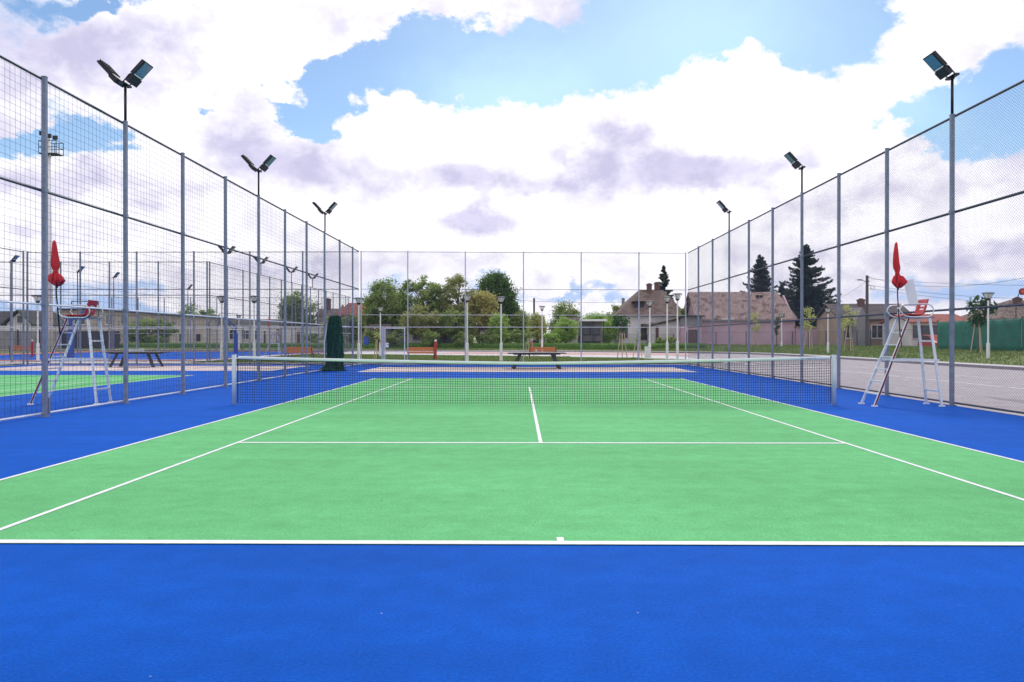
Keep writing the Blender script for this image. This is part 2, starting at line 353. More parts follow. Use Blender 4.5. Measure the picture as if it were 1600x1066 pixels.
def tag(o, label=None, cat=None, group=None, kind=None):
    if label: o['label'] = label
    if cat: o['category'] = cat
    if group: o['group'] = group
    if kind: o['kind'] = kind
    return o
def empty(name, loc, rz=0, label=None, cat=None, group=None):
    o = bpy.data.objects.new(name, None); col.objects.link(o); o.location = loc; o.rotation_euler = (0, 0, rz)
    o.empty_display_size = 0.2
    return tag(o, label, cat, group)
def struct(name, mb, m, **k):
    return tag(mb.build(name, m, **k), kind='structure')
CH = {}
def copy_tree(o, parent=None):
    c = o.copy(); col.objects.link(c)
    if parent is not None: c.parent = parent
    for ch in [x for x in list(col.objects) if x.parent == o]: copy_tree(ch, c)
    return c
def place(o, loc, rz=0, label=None, sc=1.0):
    o.location = loc; o.rotation_euler = (0, 0, rz); o.scale = (sc, sc, sc)
    if label: o['label'] = label
    return o
def X(px, Y): return (px - 812) * Y / 1280
def Z(py, Y): return CAMH + (530 - py) * Y / 1280

# ------------------------------------------------------------------ ground and courts
g = MB(); g.poly([(-2500, -300, -0.03), (2500, -300, -0.03), (2500, 4000, -0.03), (-2500, 4000, -0.03)])
struct('ground', g, MT['earth'])
CX = 0.285; BL = 5.6; NETY = BL + 11.885; FB = BL + 23.77
FLX, FRX = -8.60, 9.15
def sheet(name, x0, y0, x1, y1, z, m):
    b = MB(); b.poly([(x0, y0, z), (x1, y0, z), (x1, y1, z), (x0, y1, z)]); return struct(name, b, m)
sheet('court_surface', -26.9, -8, FRX + 0.06, 45.2, 0.0, MT['blue'])
def court(cx, bl, tagname):
    b = MB()
    b.poly([(cx - 5.485, bl, 0.004), (cx + 5.485, bl, 0.004), (cx + 5.485, bl + 23.77, 0.004), (cx - 5.485, bl + 23.77, 0.004)])
    struct('green_court', b, MT['green'])
    l = MB(); w = 0.05; z = 0.008
    def ln(x0, y0, x1, y1, z=z): l.poly([(x0, y0, z), (x1, y0, z), (x1, y1, z), (x0, y1, z)])
    y0, y1 = bl, bl + 23.77
    ln(cx - 5.51, y0 - 0.0, cx + 5.51, y0 + 0.095)            # near baseline
    ln(cx - 5.51, y1 - 0.09, cx + 5.51, y1)
    for sx in (-1, 1):
        a = cx + sx * 5.485; ln(min(a, a - sx * w), y0 + 0.095, max(a, a - sx * w), y1 - 0.09)
        a = cx + sx * 4.115; ln(a - w / 2, y0 + 0.095, a + w / 2, y1 - 0.09)
    for yy in (y0 + 5.485, y1 - 5.485): ln(cx - 4.09, yy - .045, cx + 4.09, yy + .045)
    ln(cx - w / 2, y0 + 5.53, cx + w / 2, y1 - 5.53)
    ln(cx - w / 2, y0 + 0.095, cx + w / 2, y0 + 0.2); ln(cx - w / 2, y1 - 0.2, cx + w / 2, y1 - 0.09)
    struct('court_lines', l, MT['white_paint'])
court(CX, BL, 'near')
court(-18.15, 8.0, 'left')
def bay(x0, y0, x1, y1):
    sheet('table_tennis_paving', x0, y0, x1, y1, 0.004, MT['beige'])
    l = MB(); w = 0.07; z = 0.008
    for a in ((x0 - w, y0 - w, x1 + w, y0), (x0 - w, y0, x0, y1), (x1, y0, x1 + w, y1)):
        l.poly([(a[0], a[1], z), (a[2], a[1], z), (a[2], a[3], z), (a[0], a[3], z)])
    struct('paving_border_lines', l, MT['white_paint'])
bay(-6.9, 35.1, 7.5, 41.0)
bay(-25.2, 36.3, -11.1, 43.0)
# area past the fence
sheet('concrete_path', -60, 45.2, 13.5, 54.5, -0.012, MT['concrete'])
sheet('sports_court', -46, 55.3, -21.5, 92, -0.004, MT['blue'])
b = MB(); z = -0.008
b.poly([(-50, 53.6, z), (-20.6, 53.6, z), (-20.6, 94, z), (-50, 94, z)])
struct('rubber_border', b, MT['orange_rubber'])
l = MB(); z = 0.0
for (x0, y0, x1, y1) in ((-38, 57, -37.92, 90), (-23, 57, -22.92, 90), (-38, 57, -23, 57.08), (-38, 73.5, -23, 73.58), (-38, 90, -23, 90.08), (-33, 57, -32.92, 63), (-28, 57, -27.92, 63), (-33, 63, -28, 63.08)):
    l.poly([(x0, y0, z), (x1, y0, z), (x1, y1, z), (x0, y1, z)])
struct('sports_court_lines', l, MT['white_paint'])
def ribbon(pts, w0, w1, z):
    """strip to the left/right of a polyline"""
    b = MB(); P = [Vector((p[0], p[1], 0)) for p in pts]; A = []; B = []
    for i, p in enumerate(P):
        d = (P[min(i + 1, len(P) - 1)] - P[max(i - 1, 0)]).normalized(); n = Vector((-d.y, d.x, 0))
        A.append(p + n * w0 + Vector((0, 0, z))); B.append(p + n * w1 + Vector((0, 0, z)))
    m = len(P); b.add(A + B, [(i, i + 1, m + i + 1, m + i) for i in range(m - 1)]); return b
def smooth_path(pts, n=6):
    out = []
    for i in range(len(pts) - 1):
        p0 = pts[max(i - 1, 0)]; p1 = pts[i]; p2 = pts[i + 1]; p3 = pts[min(i + 2, len(pts) - 1)]
        for k in range(n):
            t = k / n
            out.append(tuple(0.5 * ((2 * p1[j]) + (-p0[j] + p2[j]) * t + (2 * p0[j] - 5 * p1[j] + 4 * p2[j] - p3[j]) * t * t + (-p0[j] + 3 * p1[j] - 3 * p2[j] + p3[j]) * t ** 3) for j in range(len(p1))))
    out.append(tuple(pts[-1])); return out
# street on the right, one piece running on to the paved corner
st = MB()
st.poly([(FRX + 0.06, -10, -0.016), (22.8, -10, -0.016), (22.8, 72, -0.016), (21, 79, -0.016), (15, 84, -0.016), (8, 86, -0.016), (8, 70, -0.016), (13, 56, -0.016), (13, 45.2, -0.016), (FRX + 0.06, 45.2, -0.016)])
struct('street', st, MT['asphalt'])
l = MB()
def ln2(x0, y0, x1, y1, z=-0.010): l.poly([(x0, y0, z), (x1, y0, z), (x1, y1, z), (x0, y1, z)])
y = 18
while y < 74: ln2(14.35, y, 14.47, min(y + 6.2, 74)); y += 6.6
y = 20
while y < 74: ln2(17.1, y, 17.2, y + 2.6); y += 5.2
struct('street_markings', l, MT['white_paint'])
l = MB(); l.poly([(11.3, 10, -0.012), (11.75, 10, -0.012), (11.75, 19.6, -0.012), (11.5, 20.4, -0.012), (11.3, 19.6, -0.012)])
struct('drain_strip', l, MT['kerb_dark'])
CURB = smooth_path([(22.8, -10), (22.8, 20), (22.8, 50), (22.7, 66), (21.8, 76), (18, 82.5), (13, 85.5), (4, 90), (-8, 93), (-20, 94.5), (-45, 96.5), (-75, 98)], 6)
def profile_ribbon(path, prof, bumpy=0, seed=1):
    rnd = random.Random(seed); P = [Vector((p[0], p[1], 0)) for p in path]; b = MB(); m = len(P); k = len(prof)
    vs = []
    for i, p in enumerate(P):
        d = (P[min(i + 1, m - 1)] - P[max(i - 1, 0)]).normalized(); n = Vector((d.y, -d.x, 0))
        for j, (o, z) in enumerate(prof): vs.append(p + n * o + Vector((0, 0, z + (rnd.uniform(-bumpy, bumpy) if j > 1 else 0))))
    b.add(vs, [(i * k + j, i * k + j + 1, (i + 1) * k + j + 1, (i + 1) * k + j) for i in range(m - 1) for j in range(k - 1)])
    return b
struct('kerb', profile_ribbon(CURB, [(0, -0.02), (0, 0.12), (0.16, 0.125)]), MT['kerb_dark'])
struct('sidewalk', profile_ribbon(CURB, [(0.16, 0.125), (1.25, 0.13), (1.25, 0.05)]), MT['concrete'])
fine = smooth_path(CURB[::3], 12)
struct('grass_bank', profile_ribbon(fine, [(1.25, 0.13), (2.2, 0.2), (3.2, 0.28), (4.4, 0.40), (5.6, 0.50), (7, 0.60), (9, 0.68), (12, 0.72), (20, 0.72), (45, 0.70), (150, 0.6), (150, -0.1)], 0.03), MT['grass'])
# near lawn beyond the back fence
gl = MB(); gl.poly([(-20.3, 47.0, -0.004), (12.0, 47.0, -0.004), (12.0, 55, -0.004), (9, 62, -0.004), (4, 66, -0.004), (-6, 71, -0.004), (-13, 77, -0.004), (-20.0, 77, -0.004)])
struct('lawn', gl, MT['grass'])
path = smooth_path([(-60, 88), (-40, 95.5), (-19.5, 82), (-14, 84), (-6, 83), (5, 80), (14, 78)], 6)
struct('concrete_footpath', (lambda b: b)(ribbon(smooth_path([(-20.4, 46), (-20.6, 60), (-20.8, 76), (-18, 86), (-10, 88)], 8), -0.9, 0.9, 0.0)), MT['concrete'])
pf = MB(); pf.poly([(-20, 77, -0.009), (-13, 77, -0.009), (-6, 71, -0.009), (4, 66, -0.009), (9, 62, -0.009), (13, 56, -0.009), (13, 86, -0.009), (4, 90.2, -0.009), (-8, 93.2, -0.009), (-20, 94.6, -0.009)])
struct('paved_walk', pf, MT['concrete'])
struct('pink_footpath', ribbon(smooth_path([(-8, 85.5), (2, 81.5), (8, 79), (13, 77), (16, 76)], 8), -5.4, 5.0, 0.0), MT['pink_rubber'])
struct('red_footpath', ribbon(smooth_path([(-30, 54.5), (-22, 55.6), (-20.2, 60), (-20.1, 70), (-20.6, 80)], 8), -0.8, 0.8, 0.006), MT['pink_rubber'])

# grass blades: ground cover
def blades(name, pts_fn, n, h, seed, label):
    rnd = random.Random(seed); b = MB(); vs = []; fs = []
    for i in range(n):
        x, y, z = pts_fn(rnd); a = rnd.uniform(0, PI); w = rnd.uniform(0.02, 0.05); hh = h * rnd.uniform(0.4, 1.2)
        dx, dy = math.cos(a) * w, math.sin(a) * w; lx, ly = rnd.uniform(-.5, .5) * hh, rnd.uniform(-.5, .5) * hh
        k = len(vs); vs += [(x - dx, y - dy, z), (x + dx, y + dy, z), (x + lx, y + ly, z + hh)]; fs.append((k, k + 1, k + 2))
    b.v = vs; b.f = fs
    o = b.build(name, MT['blade']); tag(o, label, 'grass', kind='stuff'); return o
PR = [(1.25, 0.13), (2.2, 0.2), (3.2, 0.28), (4.4, 0.40), (5.6, 0.50), (7, 0.60), (9, 0.68), (12, 0.72)]
def bank_pt(rnd):
    i = rnd.randrange(len(fine) - 1); t = rnd.random(); p = Vector((*fine[i], 0)).lerp(Vector((*fine[i + 1], 0)), t)
    d = (Vector((*fine[i + 1], 0)) - Vector((*fine[i], 0))).normalized(); n = Vector((d.y, -d.x, 0)); o = rnd.uniform(1.25, 12)
    for j in range(len(PR) - 1):
        if PR[j][0] <= o <= PR[j + 1][0]: z = PR[j][1] + (PR[j + 1][1] - PR[j][1]) * (o - PR[j][0]) / (PR[j + 1][0] - PR[j][0])
    q = p + n * o; return q.x, q.y, z - 0.02
blades('tall_grass', bank_pt, 90000, 0.16, 4, 'rough grass growing on the bank beyond the street')
def lawn_pt(rnd):
    while True:
        x = rnd.uniform(-20, 12); y = rnd.uniform(47, 76)
        if y < 55 or (x < 9 and y < 62) or (y < 66 + (4 - x) * 0.5 and x < 4): return x, y, -0.01
blades('lawn_grass', lawn_pt, 50000, 0.07, 5, 'short mown grass of the lawn behind the court fence')

# ------------------------------------------------------------------ fences
def diamond(b, o, u, Ln, z0, z1, a, bh, r):
    o = Vector(o); u = Vector(u); H = z1 - z0; k = bh / a; run = H / k
    for sgn in (1, -1):
        s = -run
        while s < Ln:
            # strand from (s, z0) up to (s+run, z1)
            t0, t1 = max(s, 0), min(s + run, Ln)
            if t1 - t0 > 0.02:
                za = z0 + (t0 - s) * k; zb = z0 + (t1 - s) * k
                if sgn < 0: za, zb = z1 - (za - z0), z1 - (zb - z0)
                b.wire(o + u * t0 + Vector((0, 0, za)), o + u * t1 + Vector((0, 0, zb)), r)
            s += a
def square(b, o, u, Ln, z0, z1, a, bh, r, seed=0):
    rnd = random.Random(seed); o = Vector(o); u = Vector(u); t = a / 2
    nrm = Vector((-u.y, u.x, 0))
    while t < Ln:
        j = rnd.uniform(-.012, .012); segs = 3; prev = None
        for q in range(segs + 1):
            zz = z0 + (z1 - z0) * q / segs
            p = o + u * (t + (rnd.uniform(-.012, .012) if 0 < q < segs else 0)) + Vector((0, 0, zz)) + nrm * rnd.uniform(-.01, .01)
            if prev is not None: b.wire(prev, p, r)
            prev = p
        t += a
    z = z0 + bh / 2
    while z < z1:
        n = max(2, int(Ln / 1.5)); prev = None
        for q in range(n + 1):
            p = o + u * (Ln * q / n) + Vector((0, 0, z - 0.02 * math.sin(PI * ((q * 0.5) % 1.0)) + rnd.uniform(-.006, .006)))
            if prev is not None: b.wire(prev, p, r)
            prev = p
        z += bh
TOP = 6.13
def fence(name, label, p0, p1, posts, group=None, pw=0.074, kind='diamond', a=0.085, bh=0.06, r=0.0016, rails=((TOP, 0.024, 'rail'), (4.10, 0.026, 'rail'), (2.04, 0.024, 'rail_pale')), top=TOP, postmat='galv', bolts=True):
    """posts: distances along p0->p1"""
    p0 = Vector(p0); p1 = Vector(p1); Ln = (p1 - p0).length; u = (p1 - p0) / Ln; rz = math.atan2(u.y, u.x)
    t = empty(name, tuple(p0), 0, label, 'fence', group)
    for d in posts:
        b = MB(); m = Matrix.Translation(u * d) @ Matrix.Rotation(rz, 4, 'Z')
        b.box(0, 0, top / 2 + 0.01, pw, pw, top + 0.02, m)
        b.box(0, 0, 0.010, pw * 1.8, pw * 1.8, 0.020, m)
        b.box(0, 0, top + 0.028, pw * 1.12, pw * 1.12, 0.016, m)
        if bolts:
            for zz in (2.04, 4.10):
                b.box(0, 0, zz, pw * 1.25, pw * 1.25, 0.07, m)
            if posts.index(d) % 4 == 2: b.box(pw * .9, -pw * .3, 0.2, pw * .6, pw * .7, 0.3, m)
        b.build('post', MT[postmat], t)
    nrm = Vector((-u.y, u.x, 0))
    for (z, rr, mm) in rails:
        b = MB(); b.tube([nrm * (pw * .5 + rr) + Vector((0, 0, z)), u * Ln + nrm * (pw * .5 + rr) + Vector((0, 0, z))], rr, 6); b.build('rail', MT[mm], t)
    b = MB(); b.tube([nrm * (pw * .5 + .02) + Vector((0, 0, 0.06)), u * Ln + nrm * (pw * .5 + .02) + Vector((0, 0, 0.06))], 0.022, 6); b.build('bottom_cable', MT['rail_pale' if kind == 'square' else 'rail'], t)
    b = MB()
    if kind == 'diamond': diamond(b, nrm * (pw * .5 + .03), u, Ln, 0.05, top, a, bh, r)
    else: square(b, nrm * (pw * .5 + .03), u, Ln, 0.05, top, a, bh, r)
    b.build('netting', MT['wire_pale' if kind == 'diamond' else 'wire'], t)
    return t
left_posts = [14.76 + 3.04 * k for k in range(-2, 10)]
Y0L = left_posts[0] - 1.5
fence('court_fence', 'tall fence of wide square netting along the left side of the near court', (FLX, Y0L, 0), (FLX, 44.05, 0),
      [y - Y0L for y in left_posts if y < 43.5], kind='square', a=0.150, bh=0.130, r=0.0027, rails=((TOP, 0.026, 'rail'), (4.10, 0.024, 'rail'), (2.04, 0.019, 'rail_pale')))
right_posts = [17.43 + 3.075 * k for k in range(-3, 9)]
Y0R = right_posts[0] - 1.5
fence('court_fence', 'tall fence of fine diamond netting along the street side of the near court', (FRX, 45.0, 0), (FRX, Y0R, 0),
      [45.0 - y for y in right_posts if y < 44], a=0.085, bh=0.062, r=0.0017, rails=((TOP, 0.026, 'rail'), (4.10, 0.028, 'rail'), (2.04, 0.026, 'rail')))
BF0 = Vector((FLX, 44.15, 0)); BF1 = Vector((FRX, 45.05, 0)); BL_ = (BF1 - BF0).length
back_px = [562, 637, 727, 818, 908, 998, 1072]
def along(px):   # parameter on the back fence line at that column
    lo, hi = 0, 1
    for _ in range(40):
        m = (lo + hi) / 2; p = BF0.lerp(BF1, m)
        if 812 + p.x * 1280 / p.y < px: lo = m
        else: hi = m
    return lo * BL_
fence('court_fence', 'tall fence closing the far end of the near court, in front of the lawn', tuple(BF0), tuple(BF1), [min(max(along(p), 0.04), BL_ - 0.04) for p in back_px],
      pw=0.055, a=0.10, bh=0.075, r=0.0019, rails=((TOP, 0.014, 'rail'), (4.11, 0.014, 'rail'), (2.72, 0.012, 'white'), (2.06, 0.016, 'white')), postmat='galv_pale', bolts=False)
# gate in the back fence
gt = empty('gate', (X(598, 44.3), 44.28, 0), math.atan2((BF1 - BF0).y, (BF1 - BF0).x), 'mesh gate with pale frame and lock box in the far court fence', 'gate')
b = MB(); b.box(0, -.09, 1.05, .13, .07, 2.1); b.build('gate_post', MT['galv_pale'], gt)
W = 1.18
b = MB()
for x in (.12, W): b.box(x, -.09, 1.04, .05, .045, 1.96)
for z in (.08, 2.0): b.box((W + .12) / 2, -.09, z, W - .12 - .05, .043, .05)
b.build('gate_frame', MT['rail_pale'], gt)
b = MB(); diamond(b, (.12, -.06, 0), (1, 0, 0), W - .12, .1, 1.98, .1, .075, .0019); b.build('gate_mesh', MT['wire_pale'], gt)
b = MB(); b.box(.24, -.10, 1.08, .16, .06, .24); h_ = b.build('lock_box', MT['white'], gt, bevel=.008)
b = MB(); b.tube([(.24, -.13, 1.12), (.24, -.19, 1.12), (.36, -.19, 1.12)], .012, 6); b.build('handle', MT['black'], h_)
# fences of the neighbouring court
lb = [-10.3 - 0] 
lp = [X(p, 44.3) for p in (473, 390, 302, 212, 123, 39.6)]
fence('court_fence', 'tall mesh fence closing the far end of the left neighbouring court', (-26.75, 44.25, 0), (FLX - 0.1, 44.2, 0), [x + 26.75 for x in sorted(lp)],
      pw=0.07, a=0.11, bh=0.08, r=0.0019, rails=((TOP, 0.02, 'rail'), (4.11, 0.022, 'rail'), (2.06, 0.024, 'rail_pale')), bolts=False)
fence('court_fence', 'tall mesh fence at the left edge of the left neighbouring court', (-26.8, 32, 0), (-26.8, 44.15, 0), [3, 6, 9, 12],
      pw=0.07, a=0.12, bh=0.09, r=0.0019, bolts=False)
fence('court_fence', 'tall mesh fence along the near end of the distant sports court', (-46.5, 49.9, 0), (-19.05, 49.9, 0), [3.0 * k + 0.4 for k in range(10)],
      pw=0.07, a=0.14, bh=0.10, r=0.0020, bolts=False)
fence('court_fence', 'tall mesh fence along the right side of the distant sports court', (-19.0, 50.0, 0), (-19.0, 92, 0), [0.05 + 3.02 * k for k in range(14)],
      pw=0.07, a=0.16, bh=0.11, r=0.0020, bolts=False)
fence('court_fence', 'tall mesh fence crossing behind the distant sports court', (-47, 93, 0), (-19.2, 93, 0), [0.5 + 3.0 * k for k in range(10)],
      pw=0.07, a=0.2, bh=0.14, r=0.0022, bolts=False)
# low wire fence on the bank and the green windbreak fence
def post_run(name, label, cat, pts, spacing, h, pw, m, zb, mesh=None, meshm=None, rr=0.012, rails=True):
    t = empty(name, (pts[0][0], pts[0][1], zb), 0, label, cat); o = Vector(pts[0])
    for i in range(len(pts) - 1):
        a = Vector(pts[i]) - o; c = Vector(pts[i + 1]) - o; Ln = (c - a).length; n = max(1, round(Ln / spacing))
        for k in range(n + (1 if i == len(pts) - 2 else 0)):
            q = a.lerp(c, k / n); b = MB(); b.box(q.x, q.y, h / 2 - .05, pw, pw, h + .1); b.build('post', m, t)
        d = (c - a).normalized(); b = MB()
        if mesh: 
            b2 = MB(); diamond(b2, (a.x, a.y, 0), (d.x, d.y, 0), Ln, .05, h - .05, *mesh); b2.build('wire_mesh', meshm, t)
        if rails:
            b.tube([(a.x, a.y, h - .04), (c.x, c.y, h - .04)], rr, 5); b.build('rail', m, t)
    return t
post_run('garden_fence', 'low dark wire garden fence on thin posts along the top of the grass bank', 'fence', [(31.3, 61.5), (31.6, 80), (28, 89.5), (18.7, 92)], 2.9, 1.5, .07, MT['rail'], .72, (.22, .18, .003), MT['rail'])
post_run('garden_fence', 'dark wire garden fence running under the trees behind the lawn', 'fence', [(18.2, 97), (0, 101), (-22, 103.5)], 3.0, 1.3, .08, MT['rail'], .7, (.25, .2, .004), MT['rail'])
t = empty('windbreak_fence', (31.0, 61, .62), 0, 'solid green cloth covered fence on the grass bank at the far right', 'fence')
for k in range(9):
    b = MB(); b.box(0, -5.1 * k, 1.02, .07, .07, 2.3); b.build('post', MT['rail'], t)
    if k < 8:
        b = MB(); n = 16; vs = []; rnd = random.Random(k)
        rows = 7
        for j in range(rows):
            for i in range(n + 1): vs.append((-.05 + .03 * math.sin(i * 1.7 + j * 2 + k) * (1 if 0 < i < n else 0), -5.1 * k - .04 - 5.02 * i / n, .02 + 2.06 * j / (rows - 1) + (rnd.uniform(-.03, .01) if j == rows - 1 else 0)))
        fs = [(j * (n + 1) + i, j * (n + 1) + i + 1, (j + 1) * (n + 1) + i + 1, (j + 1) * (n + 1) + i) for j in range(rows - 1) for i in range(n)]
        b.add(vs, fs); o = b.build('cloth_panel', MT['mesh_green'], t, smooth=True)
        md = o.modifiers.new('solid', 'SOLIDIFY'); md.thickness = 0.006
        b = MB()
        for z in (.35, .75, 1.15, 1.55, 1.95): b.tube([(-.09, -5.1 * k - .04, z), (-.09, -5.1 * k - 5.06, z)], .006, 5)
        b.build('tension_wires', MT['rail'], t)

# kerb line below the back fence
b = MB(); b.bb(-60, 45.6, -.02, 12.5, 45.78, .09); struct('path_kerb', b, MT['concrete'])

# ------------------------------------------------------------------ floodlights
def make_floodlight(double):
    t = empty('floodlight', (0, 0, 0))
    b = MB(); b.tube([(0, 0, 6.16), (0, 0, 6.95)], .03, 8); b.build('pole', MT['black'], t, smooth=True)
    b = MB(); b.box(0, 0, 6.96, .10, .40, .04); b.box(0, 0, 6.93, .07, .07, .05); b.build('crossbar', MT['black'], t)
    for s in ([-1, 1] if double else [-1]):
        a = R(47)
        # local: length axis x (outwards), y width, normal z (glass looks down and outwards)
        m = Matrix.Translation((s * .10, 0, 6.98)) @ (Matrix.Rotation(0, 4, 'Z') if s > 0 else Matrix.Scale(-1, 4, (1, 0, 0))) @ Matrix.Rotation(-a, 4, 'Y')
        b = MB(); b.box(.40, 0, 0, .40, .42, .05, m); b.box(.105, 0, -.005, .19, .40, .11, m)
        for yy in (-.18, -.09, 0, .09, .18): b.box(.40, yy, .045, .38, .012, .05, m)
        h = b.build('lamp_head', MT['black'], t, bevel=.008)
        b = MB(); b.box(.42, 0, -.030, .31, .34, .012, m); b.build('glass', MT['led'], h)
        b = MB(); b.box(.235, 0, -.034, .03, .35, .02, m); b.build('reflector_strip', MT['white'], h)
        b = MB()
        for yy in (-.215, .215): b.tube([Vector((0, yy * .6, 6.97)), m @ Vector((.16, yy, .03))], .014, 6)
        b.build('bracket', MT['black'], t)
    return t
fl2 = make_floodlight(True); fl1 = make_floodlight(False)
ordn = ['nearest', 'middle', 'farthest']
for i, y in enumerate((17.87 - .07, 27.0 - .08, 36.12)):
    o = fl2 if i == 0 else copy_tree(fl2); o.location = (FLX, y - .0, 0)
    tag(o, 'twin headed black floodlight on the square netting fence at left, %s of the three' % ordn[i], 'floodlight', 'floodlights around the near court')
for i, y in enumerate((17.43, 17.43 + 9.225, 17.43 + 18.45)):
    o = fl1 if i == 0 else copy_tree(fl1); o.location = (FRX, y, 0)
    tag(o, 'single headed black floodlight on the street side fence at right, %s of the three' % ordn[i], 'floodlight', 'floodlights around the near court')
for i, (x, y) in enumerate(((-19.0, 53.0), (-19.0, 60.0), (-19.0, 68.0), (-19.0, 75.0))):
    o = copy_tree(fl2); o.location = (x, y, 0)
    tag(o, 'small distant twin floodlight along the sports court beyond the left court, %s from the left' % ['first', 'second', 'third', 'fourth'][i], 'floodlight', 'floodlights around the distant court')
for i, (x, y) in enumerate(((-36.6, 58.6), (-36.6, 67.5), (-36.6, 73.5), (-36.6, 90))):
    o = copy_tree(fl1); o.location = (x, y, 0); o.scale = (-1, 1, 1)
    b = MB(); b.tube([(0, 0, 0), (0, 0, 6.16)], .05, 8); b.build('lower_pole', MT['galv'], o)
    tag(o, 'small distant single floodlight on its own pole at far left, %s from the left' % ['first', 'second', 'third', 'fourth'][i], 'floodlight', 'floodlights around the distant court')

# ------------------------------------------------------------------ tennis net
nt = empty('tennis_net', (CX, NETY, 0), 0, 'black tennis net with white top band and pale posts across the near court', 'tennis net')
HP = 6.40
def sag(x): 
    t = abs(x) / HP; return 0.925 + (1.05 - 0.925) * t ** 1.35
for s in (-1, 1):
    b = MB(); b.tube([(s * HP, 0, 0), (s * HP, 0, 1.075)], .046, 16); p = b.build('post', MT['postwhite'], nt, smooth=False)
    for f in p.data.polygons: f.use_smooth = len(f.vertices) == 4
    b = MB(); b.tube([(s * HP, 0, 1.073), (s * HP, 0, 1.088)], .042, 16); b.build('post_cap', MT['galv'], p)
    b = MB(); b.box(s * (HP - .07), 0, .52, .012, .012, .94); b.build('lacing_bar', MT['net_black'], nt)
b = MB(); n = 60; vs = []
for i in range(n + 1):
    x = -HP + .09 + (2 * HP - .18) * i / n; z = sag(x)
    for (dy, dz) in ((-.011, -.062), (-.013, -.02), (-.006, .0), (.006, .0), (.013, -.02), (.011, -.062)): vs.append((x, dy, z + dz))
b.add(vs, [(i * 6 + j, (i + 1) * 6 + j, (i + 1) * 6 + (j + 1) % 6, i * 6 + (j + 1) % 6) for i in range(n) for j in range(6)])
b.build('top_band', MT['tape'], nt, smooth=True)
b = MB()   # illegible printed script near the right end of the band
rnd = random.Random(3); x = HP - .72; px_, pz_ = None, None
for w in range(3):
    ln_ = [.09, .13, .07][w]; q = []
    k = int(ln_ / .008)
    for i in range(k): q.append((x + i * .008, -.0165, sag(x) - .034 + .011 * math.sin(i * 2.1 + w) + .004 * rnd.uniform(-1, 1)))
    b.tube(q, .0022, 4); x += ln_ + .03
b.build('printed_script', MT['ink'], nt)
b = MB(); b.tube([(-HP, 0, 1.05), (-HP + .09, 0, sag(HP - .09) - .01)], .005, 5); b.tube([(HP, 0, 1.05), (HP - .09, 0, sag(HP - .09) - .01)], .005, 5); b.build('headline_cable', MT['rail'], nt)
b = MB(); s_ = 0.050; x = -HP + .09; r_ = .0040; rnd = random.Random(8)
def cord(b, p, q, r): b.wire(p, q, r)
while x < HP - .08:
    cord(b, (x + rnd.uniform(-.006, .006), 0, .02), (x, 0, sag(x) - .05), r_); x += s_
rows = 17
for j in range(rows):
    f = (j + .5) / rows; pts = 40; prev = None
    for i in range(pts + 1):
        xx = -HP + .08 + (2 * HP - .16) * i / pts; hh = sag(xx) - .06; q = (xx, rnd.uniform(-.006, .006), .02 + (hh - .02) * f + rnd.uniform(-.003, .003))
        if prev: cord(b, prev, q, r_)
        prev = q
for dz in (0, .045, .09):   # doubled cords below the band
    prev = None
    for i in range(41):
        xx = -HP + .08 + (2 * HP - .16) * i / 40; q = (xx, .004, sag(xx) - .07 - dz)
        if prev: cord(b, prev, q, r_)
        prev = q
b.build('net_mesh', MT['net_black'], nt)

